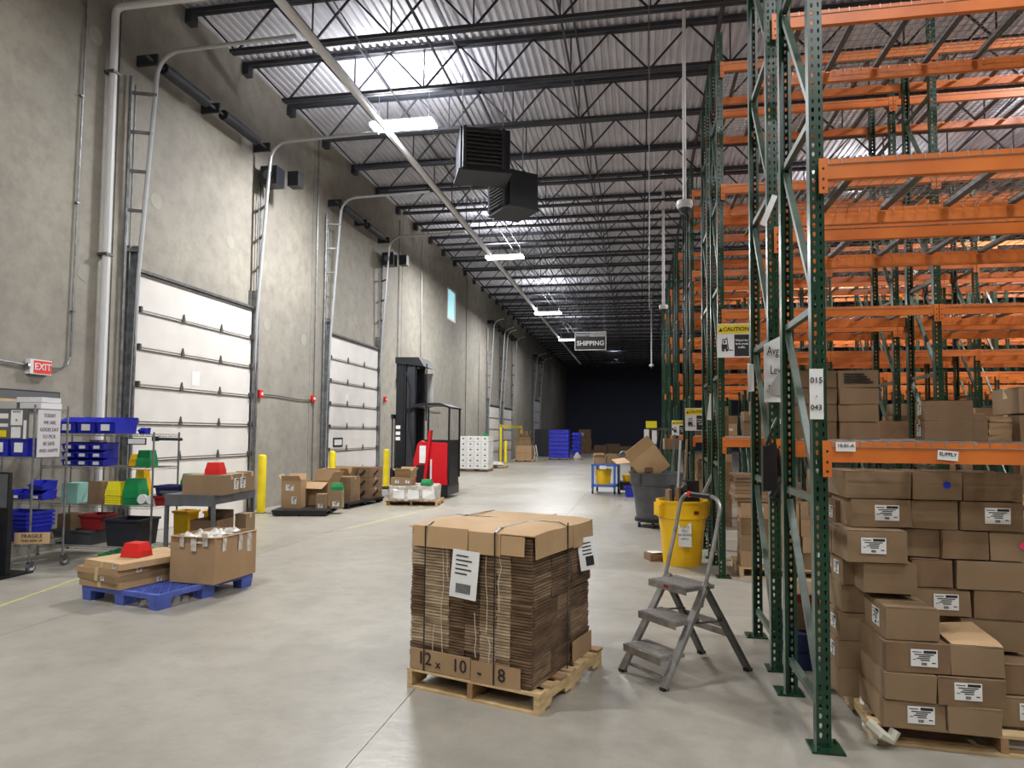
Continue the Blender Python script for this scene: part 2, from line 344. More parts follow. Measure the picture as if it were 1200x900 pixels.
# ------------------------------------------------------------ luminaires
def lamp(x,y,z,label,watts,group=None,rot=0,up=.13):
    t=thing('strip_light',label,'ceiling lamp',(x,y,z),rot,group)
    MB().box(-.67,.67,-.17,.17,.06,.11).box(-.5,.5,-.05,.05,.10,.15).build('housing',M['white'],t)
    MB().prism([(-.2,.06),(-.17,0),(.17,0),(.2,.06)],-.68,.68,'x').build('diffuser',M['lens'],t)
    for s in (-.55,.55): MB().tube([(s,0,.1),(s,0,DECK-z)],.005,5).build('hanger_wire',M['galv'],t)
    for nm,e,rx,dz in (('lamp_down',watts*(1-up),0,-.02),('lamp_up',watts*up,R(180),.17)):
        L=bpy.data.lights.new(nm,'AREA'); L.shape='RECTANGLE'; L.size=1.25; L.size_y=.24; L.energy=e; L.color=(.98,.985,1)
        o=bpy.data.objects.new(nm,L); col.objects.link(o); o.parent=t; o.location=(0,0,dz); o.rotation_euler=(rx,0,0)
for i,y in enumerate((2.9,13.35,23.75,34.2,44.6)):
    lamp((-4.8,-4.83,-4.7,-4.5,-4.45)[i],y,(8.1,8.08,7.95,7.75,7.8)[i],('lit strip light on the aisle row behind the photographer','brightest and nearest lit strip light over the aisle','second lit strip light down the aisle','third lit strip light down the aisle','farthest lit strip light, left of the shipping sign')[i],LAMP_W*(.62,1.55,1.15,1,.4)[i])
lamp(-4.65,-6.5,7.95,'lit strip light far behind the photographer',LAMP_W*.5)
RL=[(2.6,-2.5),(2.4,2.0),(7.0,1.5),(7.3,7.3),(12.5,7.3),(12.2,11.8),(18,11.8),(9.2,16.3),(15.8,16.3),(20,16.3),(6,20.8),(14,20.8)]
for i,(x,y) in enumerate(RL):
    lamp(x,y,8.2,'lit strip light above the rack aisles',RACK_W*(.34 if y<3 else 1),'strip lights above the rack aisles',R(90) if y>3 else 0)
for i,(x,y) in enumerate(((-2,64),(8,66),(-2,56))):  # fill lamps with made-up housings, added to lift the black far end
    t=thing('far_fill',('small added fill light high in the dark far end, left','small added fill light high in the dark far end, right','small added fill light at the start of the dark end')[i],'ceiling lamp',(x,y,8.6)); MB().box(-.2,.2,-.08,.08,0,.08).tube([(0,0,.08),(0,0,DECK-8.6)],.01,5).build('housing',M['dark'],t)
    L=bpy.data.lights.new('far_fill_lamp','AREA'); L.size=.3; L.energy=FAR_FILL_W; L.color=(.8,.86,1); o=bpy.data.objects.new('far_fill_lamp',L); col.objects.link(o); o.parent=t; o.location=(0,0,-.02)
tag(MB().tube([(-4.55,5,8.45),(-4.6,13.2,8.1)],.012,6).build('lamp_conduit',M['galv']),'thin conduit running down to the nearest strip light','conduit')
tag(MB().tube([(-4.5,14,8.4),(-4.5,45,8.4)],.014,6).build('lamp_conduit',M['galv']),'thin conduit running above the row of strip lights','conduit')
tag(MB().tube([(-4.2,20,8.42),(-4.2,46,8.42)],.012,6).build('lamp_conduit',M['galv']),'second thin conduit right of the strip light row','conduit')
# ------------------------------------------------------------ unit heaters
def heater(loc,rot,label,sz):
    t=thing('unit_heater',label,'heater',loc,rot); a=sz
    MB().prism([(-.5*a,-.38*a),(.5*a,-.38*a),(.5*a,.38*a),(-.5*a,.38*a)],0,.86*a,'z').build('casing',M['blackp'],t)
    MB().box(-.54*a,.54*a,-.42*a,.42*a,-.03,0).build('bottom_pan',M['dark'],t)
    for k in range(9): MB().box(-.4*a,.32*a,-.46*a,-.38*a,(.1+k*.08)*a,(.1+k*.08)*a+.012,0).build('louver',M['galvd'],t)
    [Box(q*a,(q+.06)*a,-.47*a,-.38*a,.03,.85*a).build('louver_frame',M['dark'],t) for q in (-.46,.32)]
    for s in (-.42,.42): MB().tube([(s*a,0,.85*a),(s*a,0,DECK-loc[2])],.012,6).build('hanger_rod',M['galv'],t)
heater((-3.28,14.0,7.15),R(22),'dark louvered unit heater hanging right of the nearest lamp, upper left of the pair',1.05)
heater((-2.83,15.3,6.78),R(-50),'dark unit heater hanging lower and right of the louvered heater',.95)
# ------------------------------------------------------------ shipping sign
t=thing('shipping_sign','black hanging sign with white border reading SHIPPING above the aisle','sign',(-1.375,20,4.14))
Box(-.46,.46,-.015,.015,0,.54).build('board',M['black'],t)
for a in ((-.46,.46,0,.02),(-.46,.46,.52,.54),(-.46,-.44,.02,.52),(.44,.46,.02,.52)): Box(a[0],a[1],-.02,-.015,a[2],a[3]).build('border',M['white'],t)
Box(-.02,.42,-.019,-.015,.4,.5).build('name_strip',M['lgrey'],t)
Box(-.42,-.03,-.018,-.015,.4,.5).build('name_strip',M['steel'],t)
text('PRODUCTS',.075,M['white'],t,(-.225,-.021,.45)); text('WAREHOUSE',.066,M['ink'],t,(.2,-.022,.45))
text('SHIPPING',.19,M['white'],t,(0,-.02,.2),bold=.004)
for s in (-.4,.4): MB().tube([(s,0,.54),(s,0,DECK-4.14)],.005,5).build('hanger_wire',M['galv'],t)
# cameras on drop pipes
for i,(x,y,z) in enumerate(((.72,10.9,5.25),(.72,20,5.3),(.72,38,5.4))):
    t=thing('dome_camera','white dome camera at the end of a long drop pipe, '+('nearest of the three','middle of the three','farthest of the three')[i],'camera',(x,y,z))
    MB().tube([(0,0,.12),(0,0,DECK-z)],.028 if i==0 else .04,8).build('drop_pipe',M['white'],t)
    MB().lathe([(.03,.14),(.12,.12),(.13,.05),(.1,.0)][::-1],16).build('mount',M['white'],t,True); MB().lathe([(.01,-.1),(.06,-.08),(.09,-.03),(.1,0)],14).build('dome',M['dome'],t,True)
tag(MB().tube([(.16,10,DECK),(.16,10,3.5)],.006,5).build('hanging_cable',M['galv']),'thin grey cable hanging straight down left of the nearest dome camera','cable')
# ------------------------------------------------------------ pallet racks
PH=6.7; GREEN=M['green']
def post_mesh():
    mb=MB(); pitch=.051; n=int(PH/pitch); W=.076; T=.003
    mb.box(-W/2,-W/2+T,0,.07,0,PH).box(W/2-T,W/2,0,.07,0,PH).box(-W/2,-W/2+.02,.067,.07,0,PH).box(W/2-.02,W/2,.067,.07,0,PH)
    for c,(xa,xb,hw,hh) in enumerate(((-W/2+T,0.002,.0085,.014),(.002,W/2-T,.006,.012))):
        cx=(xa+xb)/2
        for k in range(n):
            z0=k*pitch; z1=z0+pitch; zc=(z0+z1)/2
            out=[(xa,z0),(xb,z0),(xb,zc),(xb,z1),(xa,z1),(xa,zc)]
            hole=[(cx-hw*.55,zc-hh),(cx+hw*.55,zc-hh),(cx+hw,zc+hh*.3),(cx+hw*.5,zc+hh),(cx-hw*.5,zc+hh),(cx-hw,zc+hh*.3)]
            vs=[(x,0,z) for x,z in out+hole]+[(x,T,z) for x,z in out+hole]; fs=[]
            for i in range(6):
                j=(i+1)%6; fs += [(i,j,6+j,6+i),(12+j,12+i,18+i,18+j),(6+i,6+j,18+j,18+i)]
            mb.add(vs,fs)
    return mb.mesh('post',GREEN)
POST=post_mesh()
plate=MB().box(-.075,.095,-.06,.1,0,.012).box(-.05,-.03,-.045,-.025,.012,.03).box(.06,.08,.065,.085,.012,.03).mesh('base_plate',GREEN)
FD=.86
BR=[]; 
br=MB(); br.bar((0,.06,0),(0,FD-.06,0),.038,.04); BRH=br.mesh('cross_brace',M['brace'])
br=MB(); br.bar((0,.06,0),(0,FD-.06,1.0),.034,.038,upv=(1,0,0)); BRD=br.mesh('diagonal_brace',M['brace'])
BW=2.4
def beam_mesh():
    mb=MB().box(.045,BW-.045,-.032,.012,0,.075).box(.045,BW-.045,-.032,-.012,.075,.112)
    for x0,x1 in ((.004,.05),(BW-.05,BW-.004)):
        mb.box(x0,x1,-.036,-.028,-.08,.118)
        for z in (-.05,.0,.06): mb.prism([((x0+x1)/2+.007*math.cos(q*1.05),z+.008*math.sin(q*1.05)) for q in range(6)],-.0375,-.035,'y',1)
    return mb.mesh('beam',[M['orange'],M['black']])
BEAM=beam_mesh()
def deck_mesh():
    W=(BW-.1)/2-.02; D=FD+.0; mb=MB(); r=.0028
    n=17
    for i in range(n):
        x=W*i/(n-1); mb.tube([(x,-.034,.082),(x,-.034,.117),(x,D,.117),(x,D,.085)],r,4)
    for k in range(11): mb.tube([(0,.02+k*(D-.04)/10,.112),(W,.02+k*(D-.04)/10,.112)],r,3)
    mb.tube([(0,-.035,.082),(W,-.035,.082)],r,3)
    for f in (.16,.5,.84): mb.box(W*f-.022,W*f+.022,.0,D-.03,.078,.108,1)
    return mb.mesh('wire_deck',[M['wire'],M['galvd']])
DECKM=deck_mesh()
LV=[1.555,3.10,4.64,6.17]
RX=.99
PAIRS=[4.03,8.55,13.05,17.55,22.05,26.55]
NB=[3,5,6,7,8,9]
def rack_row(y, bays, flip, label, lv=LV, x0=RX):
    if y<7: lv=[1.555,3.13,4.76,6.3]
    t=thing('pallet_rack',label,'storage rack',(x0,y,0),0,'pallet racks')
    for i in range(bays+1):
        x=i*BW
        for s in (0,1):
            for me,nm in ((POST,'post'),(plate,'base_plate')):
                o=ob(nm,me,t,(x,0 if s==0 else FD,0),0 if s==0 else math.pi)
        zs=[.22,1.34,2.42,3.52,4.62,5.72]
        for z in zs: ob('cross_brace',BRH,t,(x,0,z))
        for z in zs[:-1]:
            d=ob('diagonal_brace',BRD,t,(x,0,z+.05))
    for i in range(bays):
        for z in lv:
            ob('beam',BEAM,t,(i*BW,0,z)); b=ob('beam',BEAM,t,(i*BW+BW,FD,z),math.pi)
            for s in (0,1): ob('wire_deck',DECKM,t,(i*BW+.055+s*(BW-.1)/2,0,z))
    return t
ORD=['nearest','second','third','fourth','fifth','sixth']
for k,(y,nb) in enumerate(zip(PAIRS,NB)):
    for s in (0,1):
        rack_row(y+s*1.28,nb,s,'green and orange pallet rack row, %s half of the %s back-to-back pair'%(('front','rear')[s],ORD[k]))
# nearest frame braces are green; the diagonals lean towards the camera side
# ------------------------------------------------------------ cartons
PR={}
def ship_label(parent, wd, ht, loc, rz=0, seed=0, big=False):
    """white label facing local -Y at loc"""
    rnd=random.Random(seed); o=Box(-wd/2,wd/2,-.0012,0,-ht/2,ht/2).build('shipping_label',M['whitep'],parent,loc=loc,rotz=rz)
    key=(round(wd,2),round(ht,2),seed%4)
    if key not in PR:
        mb=MB(); y0,y1=-.002,-.0011
        mb.box(-wd*.02,wd*.45,y0,y1,ht*.28,ht*.44); mb.box(-wd*.44,-wd*.1,y0,y1,ht*.32,ht*.37)
        for k,(a,b) in enumerate(((-.36,.36),(-.2,.24),(-.28,.2),(-.14,.2))): mb.box(wd*a,wd*b,y0,y1,ht*(.2-.11*k)-ht*.03,ht*(.2-.11*k)+ht*.03)
        for k in range(10): mb.box(wd*(-.1+.02*k),wd*(-.1+.02*k+.008+.006*rnd.random()),y0,y1,-ht*.42,-ht*.26)
        mb.box(-wd*.42,-wd*.3,y0,y1,-ht*.12,-ht*.08).box(wd*.28,wd*.42,y0,y1,-ht*.3,-ht*.24)
        PR[key]=mb.mesh('print',M['ink'])
    ob('print',PR[key],o); return o
def carton(label, w_, d_, h, loc, rotz=0, m='card', tape=True, lab=None, group=None, seam='x', cat='carton', j=.003, simple=False):
    """closed carton; origin at bottom centre; lab: list of (face, u, z, wd, ht) with face f (front, -Y), l (left, -X), r"""
    t=thing('carton',label,cat,loc,rotz,group); W,D=w_/2,d_/2; fh=.004
    MB().box(-W,W,-D,D,0,h-fh,0,None,j).build('body',M[m],t)
    if seam=='x': a=[(-W+.002,W-.002,-D+.002,-.002),(-W+.002,W-.002,.002,D-.002)]
    else: a=[(-W+.002,-.002,-D+.002,D-.002),(.002,W-.002,-D+.002,D-.002)]
    for q in a: Box(q[0],q[1],q[2],q[3],h-fh,h,j*.4).build('top_flap',M[m],t)
    if tape:
        if seam=='x': MB().box(-W-.001,W+.001,-.024,.024,h,h+.001).box(-W-.0015,-W-.0005,-.024,.024,h-.06,h+.001).box(W+.0005,W+.0015,-.024,.024,h-.06,h+.001).build('packing_tape',M['ptape'],t)
        else: MB().box(-.024,.024,-D-.001,D+.001,h,h+.001).box(-.024,.024,-D-.0035,-D-.0025,h-.06,h+.001).build('packing_tape',M['ptape'],t)
    for i,(f,u,z,a_,b_) in enumerate(lab or []):
        if f=='f': ship_label(t,a_,b_,(u,-D-.0035,z),0,int(abs(u*z)*1000)+i)
        elif f=='l': ship_label(t,a_,b_,(-W-.0035,u,z),-math.pi/2,i+1)
        else: ship_label(t,a_,b_,(W+.0035,u,z),math.pi/2,i+2)
    return t
def open_carton(label,w_,d_,h,loc,rotz=0,m='card',flaps=(60,60,70,50),fl=.2,lab=None,group=None):
    """open box; flaps: outward angle from vertical for -Y,+Y,-X,+X"""
    t=thing('open_carton',label,'carton',loc,rotz,group); W,D=w_/2,d_/2; T=.006
    MB().box(-W,W,-D,D,0,T).box(-W,W,-D,-D+T,T,h).box(-W,W,D-T,D,T,h).box(-W,-W+T,-D+T,D-T,T,h).box(W-T,W,-D+T,D-T,T,h).build('body',M[m],t)
    for k,a in enumerate(flaps):
        if a is None: continue
        c,s=math.cos(R(a)),math.sin(R(a)); L=fl
        if k<2:
            sg=-1 if k==0 else 1; y=sg*D
            MB().hexa([(-W,y,h),(W,y,h),(W,y-sg*.005,h),(-W,y-sg*.005,h)],[(-W+.02,y+sg*L*s,h+L*c),(W-.02,y+sg*L*s,h+L*c),(W-.02,y+sg*L*s-sg*.004,h+L*c+.003),(-W+.02,y+sg*L*s-sg*.004,h+L*c+.003)]).build('flap',M[m],t)
        else:
            sg=-1 if k==2 else 1; x=sg*W
            MB().hexa([(x,-D,h),(x,D,h),(x-sg*.005,D,h),(x-sg*.005,-D,h)],[(x+sg*L*s,-D+.02,h+L*c),(x+sg*L*s,D-.02,h+L*c),(x+sg*L*s-sg*.004,D-.02,h+L*c+.003),(x+sg*L*s-sg*.004,-D+.02,h+L*c+.003)]).build('flap',M[m],t)
    for i,(f,u,z,a_,b_) in enumerate(lab or []):
        ship_label(t,a_,b_,((u,-D-.002,z) if f=='f' else (-W-.002,u,z)),0 if f=='f' else -math.pi/2,i)
    return t
# ------------------------------------------------------------ wooden pallet
def wood_pallet(label,w_,d_,loc,rotz=0,h=.13,group=None,deckn=7,seed=1,m='wood'):
    """stringers run along y"""
    rnd=random.Random(seed); t=thing('wooden_pallet',label,'pallet',loc,rotz,group); sw=.038; z0=.016; z1=h-.018
    notch=[(0,z0),(d_*.16,z0),(d_*.18,z0+.038),(d_*.36,z0+.038),(d_*.38,z0),(d_*.62,z0),(d_*.64,z0+.038),(d_*.82,z0+.038),(d_*.84,z0),(d_,z0),(d_,z1),(0,z1)]
    for i,x in enumerate((0,w_/2-sw/2,w_-sw)): MB().prism(notch,x,x+sw,'x').build('stringer',M['wood2' if i==1 else m],t)
    for k in range(deckn):
        y=(d_-.09)*k/(deckn-1); b=rnd.uniform(.08,.1)
        MB().box(-.004,w_+.004,y,y+b,z1,h-rnd.uniform(0,.002),0,None,.001).build('deck_board',M['wood2' if rnd.random()<.25 else m],t)
    for k in (0,.5,1):
        y=(d_-.09)*k; MB().box(0,w_,y,y+.09,0,z0,0,None,.001).build('bottom_board',M[m],t)
    return t
# ------------------------------------------------------------ foreground pallet of flattened cartons
PO=(-1.518,4.445,0); PA=math.atan2(-.305,.952)
wood_pallet('pale wooden pallet under the big strapped bundle of flattened cartons',.98,1.05,PO,PA,.13)
t=thing('carton_bundle','big strapped block of flattened brown cartons marked 12x10-8 on a pallet','cardboard bundle',(PO[0],PO[1],.132),PA)
BX0,BX1,BY0,BY1,BH=.0,.915,.03,.965,.945
rnd=random.Random(3)
# stacked knocked-down cartons: three columns across, two deep, sheets jittered
cols=[(BX0,.11,'edge2'),(.11,.31,'edge3'),(.31,.43,'edge2'),(.43,.54,'edge2'),(.54,.66,'edge1'),(.66,.765,'edge3'),(.765,BX1,'edge2')]
for ci,(a,b,m0) in enumerate(cols):
    for lv in range(5):
        mb=MB(); z=lv*.17+.0; off=rnd.uniform(-.006,.006); hh=.17; N=9
        if lv==4: hh=BH-.68-.01; N=13
        for k in range(N):
            e=rnd.uniform(-.006,.004); th=hh/N
            mb.box(a+.0015,b-.0015,BY0+off+e,BY0+.38,z+k*th+.0015,z+(k+1)*th-.003,0,None,.0009)
        mm=M[('edge1','edge2','edge3')[rnd.choice((0,1,2)) if rnd.random()<.22 else ('edge1','edge2','edge3').index(m0)]]
        o=mb.build('carton_bundle_sheets',mm,t); o.name='flattened_cartons'; o['kind']='stuff'
for ri,(a,b) in enumerate(((BY0+.02,.30),(.30,.62),(.62,BY1))):
    for lv in range(5):
        mb=MB(); z=lv*.17; off=rnd.uniform(-.008,.008); hh=.17; N=9
        if lv==4: hh=BH-.68-.01; N=13
        for k in range(N):
            e=rnd.uniform(-.004,.004); th=hh/N
            mb.box(BX1-.4,BX1+off+e,a+.002,b-.002,z+k*th+.0015,z+(k+1)*th-.003,0,None,.0009)
            if ri: mb.box(BX0-off+e,BX0+.4,a+.002,b-.002,z+k*th+.0015,z+(k+1)*th-.003,0,None,.0009)
            if ri==2: mb.box(BX0+.4,BX1-.4,BY1-.1,BY1+e,z+k*th+.0015,z+(k+1)*th-.003)
        o=mb.build('flattened_cartons',M[('edge1','edge2','edge2')[(ri+lv)%3]],t); o['kind']='stuff'
# cover sheet draped over the top with rounded edges
def drape(x0,x1,y0,y1,z,n=10,r=.05,th=.006,skirt_r=.16):
    def zz(x,y):
        e=min(x-x0,y-y0,x1-x,y1-y); return z-.03*math.exp(-e/.03)+.012*math.sin(x*9)*math.sin(y*7)
    xs=[x0+(x1-x0)*i/n for i in range(n+1)]; ys=[y0+(y1-y0)*i/n for i in range(n+1)]
    mb=MB(); vs=[(x,y,zz(x,y)) for y in ys for x in xs]; vs+=[(x,y,zz(x,y)-th) for y in ys for x in xs]; N=(n+1)**2; fs=[]
    for i in range(n):
        for k in range(n):
            a=k*(n+1)+i; fs.append((a,a+1,a+n+2,a+n+1)); fs.append((N+a+n+1,N+a+n+2,N+a+1,N+a))
    for i in range(n):
        for a,b in ((i,i+1),((n)*(n+1)+i+1,n*(n+1)+i)): fs.append((b,a,N+a,N+b))
        for a,b in (((i+1)*(n+1),i*(n+1)),(i*(n+1)+n,(i+1)*(n+1)+n)): fs.append((b,a,N+a,N+b))
    mb.add(vs,fs); return mb
drape(BX0-.01,BX1+.02,BY0-.02,BY1+.01,BH+.02).build('cover_sheet',M['card3'],t,True)
def flapz(x0,x1,z0,z1,m='card3',dy=0):   # hanging front flap, slightly bowed
    return MB().hexa([(x0,BY0-.028+dy,z0),(x1,BY0-.028+dy,z0),(x1,BY0-.022+dy,z0),(x0,BY0-.022+dy,z0)],[(x0,BY0-.024,z1),(x1,BY0-.024,z1),(x1,BY0-.016,z1),(x0,BY0-.016,z1)]).build('front_flap',M[m],t)
flapz(.03,.46,BH-.135,BH,dy=-.006); flapz(.465,.70,BH-.15,BH-.01); flapz(.705,.87,BH-.14,BH-.02,dy=-.003)
def sflap(y0,y1,z0,z1,dx=0):
    return MB().hexa([(BX1+.022+dx,y0,z0),(BX1+.022+dx,y1,z0),(BX1+.016+dx,y1,z0),(BX1+.016+dx,y0,z0)],[(BX1+.022,y0,z1),(BX1+.022,y1,z1),(BX1+.014,y1,z1),(BX1+.014,y0,z1)]).build('side_flap',M['card3'],t)
sflap(BY0+.0,.60,BH-.155,BH-.005,.004); sflap(.605,BY1,BH-.165,BH-.01,.008)
# bottom strip with the hand-written size
for a,b,z0,z1 in ((.02,.49,-.0,.135),(.495,.85,-.01,.125)):
    MB().box(a,b,BY0-.03,BY0-.022,z0,z1,0,None,.002).build('bottom_strip',M['card'],t)
MB().box(BX1+.012,BX1+.018,.62,BY1,.0,.14).build('bottom_strip',M['card'],t)
for s,x,z in (('12',.14,.075),('x',.245,.055),('10',.41,.07),('-',.56,.06),('8',.72,.062)):
    text(s,.115 if s!='x' else .08,M['ink'],t,(x,BY0-.033,z),name='handwriting')
# straps
for x in (.13,.66):
    MB().box(x,x+.009,BY0-.036,BY0-.033,.0,BH+.0).bar((x+.007,BY0-.034,BH-.005),(x+.007,BY0+.03,BH+.018),.014,.003).bar((x+.007,BY0+.03,BH+.018),(x+.007,BY1-.05,BH+.02),.014,.003).build('strap',M['strap'],t)
MB().box(BX1+.026,BX1+.029,.50,.514,.0,BH+.02).bar((BX1+.028,.507,BH-.005),(BX1-.04,.507,BH+.02),.014,.003).bar((BX1-.04,.507,BH+.02),(BX0+.05,.507,BH+.022),.014,.003).build('strap',M['strap'],t)
for x,z0,z1 in ((.26,.12,.85),(.6,.3,.8),(.30,.6,.9),(.20,.02,.3),(.62,.0,.28),(.69,.45,.9),(.52,.14,.42)):
    MB().tube([(x+rnd.uniform(-.012,.012),BY0-.012,z0+(z1-z0)*k/5) for k in range(6)],.0022,4).build('twine',M['twine'],t)
o=Box(-.1,.1,-.002,0,-.15,.15,.002).build('shipping_label',M['whitep'],t,loc=(.45,BY0-.045,.66)); o.rotation_euler=(R(-3),R(3),0)
mb=MB()
for k in range(5): mb.box(-.07,.02+.03*(k%2),-.005,-.0021,.11-k*.028,.118-k*.028)
for k in range(16): mb.box(-.055+.007*k,-.055+.007*k+.0035,-.005,-.0021,-.12,-.06)
mb.build('print',M['ink'],o)
o=Box(-.085,.085,-.002,0,-.11,.11,.003).build('shipping_label',M['whitep'],t,loc=(BX1+.055,.80,.72)); o.rotation_euler=(R(-8),R(-4),R(62))
mb=MB()
for k in range(4): mb.box(-.05,.03,-.006,-.0021,.07-k*.025,.077-k*.025)
mb.box(-.03,.04,-.006,-.0021,-.085,-.02); mb.build('print',M['ink'],o)
# ------------------------------------------------------------ step stool
t=thing('step_stool','folding aluminium three-step stool with tall handrail standing by the rack post','step ladder',(.027,4.889,0),R(-48.8)); A=M['alu']
for s in (-1,1):
    x=s*.2
    MB().bar((x*1.06,0,0.015),(x*.94,.43,.66),.026,.055,upv=(1,0,0)).build('front_rail',A,t)
    MB().bar((x*1.12,.80,0.015),(x*.95,.40,.64),.024,.06,upv=(1,0,0)).build('rear_leg',M['galvd'],t)
    Box(x*1.06-.02,x*1.06+.02,-.02,.03,0,.02).build('foot',M['black'],t); Box(x*1.12-.02,x*1.12+.02,.775,.83,0,.02).build('foot',M['black'],t)
for k,(y,z,dp) in enumerate(((.13,.205,.22),(.27,.42,.22),(.40,.64,.27))):
    st=MB().box(-.19,.19,y-dp*.62,y+dp*.38,z-.028,z).box(-.19,.19,y-dp*.62-.004,y-dp*.62,z-.05,z).build('step',A,t)
    Box(-.175,.175,y-dp*.58,y+dp*.33,z,z+.003).build('tread',M['tread'],st)
    if k==2: Box(-.03,.02,y-dp*.62-.006,y-dp*.62-.003,z-.032,z-.012).build('red_badge',M['redd'],st)
hr=[(-.2,.36,.5),(-.2,.50,.95),(-.2,.555,1.16)]+[(-.2+.09-.09*math.cos(a),.56+.006*math.sin(a),1.16+.09*math.sin(a)) for a in (.4,.8,1.2,1.57)]
hr=hr+[(-x,y,z) for x,y,z in hr[::-1]]
MB().tube(hr,.0145,10).build('handrail',A,t,True)
MB().tube([(-.105,.566,1.25),(.105,.566,1.25)],.019,10).build('hand_grip',M['black'],t,True); MB().tube([(-.12,.566,1.25),(-.09,.566,1.25)],.022,8).build('red_collar',M['red'],t)
for z,y in ((.34,.62),(.27,.66)): MB().bar((-.2,y,z),(.2,y,z),.012,.045).build('rear_brace',A,t)
for s in (-1,1): MB().bar((s*.205,.30,.40),(s*.2,.60,.38),.008,.03,upv=(1,0,0)).build('side_link',M['galvd'],t)
MB().bar((-.2,.05,.055),(.2,.05,.055),.02,.02).build('front_brace',A,t)
# ------------------------------------------------------------ pallet of labelled cartons under the nearest beam
wood_pallet('pale wooden pallet with torn film under the labelled cartons below the rack',1.3,1.15,(1.27,4.17,0),R(-3),.115,seed=4)
mb=MB(); pts=[(1.27+.012*k+rnd.uniform(-.025,.02),4.12+.07*k,.09+rnd.uniform(-.045,.05)) for k in range(17)]
mb.tube(pts,.026,7); mb.tube([(x+rnd.uniform(-.02,.02),y,z-.04) for x,y,z in pts[:9]],.02,6); mb.tube([(1.25,4.15,.12),(1.30,4.10,.08),(1.35,4.12,.05),(1.38,4.13,.1)],.03,7)
tag(mb.build('torn_film',M['skin'],smooth=True),'clear torn stretch film bunched along the left edge of the carton pallet','plastic film')
BX=[('top left carton of the pallet stack under the rack, above a labelled one',1.236,1.603,1.325,1.489,4.47,0),
('middle carton of the top row with a round blue dot sticker',1.612,1.883,1.323,1.489,4.47,2),
('plain top right carton of the stack under the rack',1.885,2.20,1.326,1.489,4.47,0),
('labelled carton at the left end of the second row from top',1.262,1.595,1.156,1.322,4.45,1),
('plain carton in the middle of the second row, below the blue dot',1.612,1.868,1.15,1.320,4.49,0),
('labelled carton at the right end of the second row',1.873,2.20,1.15,1.323,4.47,1),
('labelled carton jutting out at the left of the third row',1.205,1.535,.965,1.152,4.33,1),
('plain carton second from left in the third row',1.55,1.765,.98,1.148,4.51,0),
('plain lighter carton third from left in the third row',1.77,2.02,.98,1.148,4.47,0),
('plain carton at the right end of the third row with a pink dot',2.025,2.27,.98,1.148,4.47,3),
('plain carton jutting out at the left of the fourth row',1.30,1.585,.79,.962,4.35,0),
('plain carton in the middle of the fourth row',1.60,1.82,.812,.976,4.47,0),
('wide plain carton at the right of the fourth row',1.84,2.20,.81,.976,4.47,0),
('carton with a tilted label in the middle of the fifth row',1.585,1.915,.645,.806,4.47,1),
('plain carton at the right of the fifth row',1.93,2.20,.645,.806,4.47,0),
('plain carton jutting forward at the left of the sixth row, side label only',1.355,1.63,.575,.752,4.17,0),
('plain carton recessed at the right of the sixth row',1.86,2.20,.46,.64,4.47,0),
('labelled carton below the jutting one, third row from the floor',1.332,1.665,.412,.572,4.13,1),
('plain carton with loose top flap, third row from the floor',1.668,1.93,.412,.575,4.13,4),
('plain carton at the left of the second row from the floor',1.325,1.585,.265,.41,4.11,0),
('labelled carton at the right of the second row from the floor',1.587,1.92,.262,.408,4.11,1),
('labelled carton at the bottom left front corner of the pallet',1.318,1.63,.118,.262,4.12,1),
('plain carton at the bottom front beside the labelled corner one',1.635,1.90,.118,.26,4.10,0),
('labelled carton at far right in the second row from the floor',2.0,2.32,.275,.44,4.30,1),
('labelled carton at far right on the bottom row of the pallet',1.96,2.32,.118,.272,4.27,1)]
for i,(lb,x0,x1,z0,z1,y,k) in enumerate(BX):
    D=.42 if y<4.25 else .4
    c=carton(lb,x1-x0-.004,D,z1-z0-.003,((x0+x1)/2,y+D/2,z0),R(rnd.uniform(-1.2,1.2)),('card2','card2','cardk')[i%3],tape=False,group='cartons on the pallet under the rack',seam='x',
      lab=[('f',(.03 if i%2 else -.02),(z1-z0)*.52,.135,.092)] if k==1 else ([('l',-.05,(z1-z0)*.5,.12,.1)] if 'side label' in lb else None),j=.004)
    if k in (2,3): MB().lathe([(.021,0),(.021,.0015)],14).build('round_sticker',M['dot' if k==2 else 'pink'],c,loc=(.05,-D/2-.004,.09)).rotation_euler=(R(90),0,0)
    if k==4: MB().hexa([(-.12,-.2,z1-z0),(.13,-.2,z1-z0),(.13,.1,z1-z0),(-.12,.1,z1-z0)],[(-.13,-.16,z1-z0+.012),(.12,-.17,z1-z0+.02),(.1,.1,z1-z0+.055),(-.12,.12,z1-z0+.03)]).build('loose_flap',M['card3'],c)
n_=0
for c_,(y,dx) in enumerate(((4.75,0),(5.06,.01))):
    for r_ in range(8 if c_ else 8):
        z0=.118+r_*.168; n_+=1
        if c_==0 and r_>6: continue
        carton('plain brown carton on the left flank of the pallet stack, '+('middle','back')[c_]+' column, '+('bottom','second','third','fourth','fifth','sixth','seventh','top')[r_]+' layer',.33,.29,.164,(1.40+rnd.uniform(-.03,.02)+(.02 if r_<4 else 0),y+.06,z0),R(rnd.uniform(-4,4)),('card2','cardk')[n_%2],tape=False,lab=[('l',rnd.uniform(-.05,.05),.085,.09,.075)] if n_%2 else None,group='cartons on the left flank of the pallet stack')
for r_ in range(7):   # left flank, front column seen behind the near corner
    z0=.118+r_*.168
    if r_ in (5,6): continue
    carton('narrow brown carton end just behind the front left corner of the stack, '+('bottom','second','third','fourth','fifth')[r_]+' layer',.3,.22,.164,(1.37+rnd.uniform(-.02,.02),4.65,z0),R(rnd.uniform(-3,3)),'card2',tape=False,lab=[('l',0,.09,.1,.08)] if r_ in (1,2,4) else None,group='cartons on the left flank of the pallet stack')
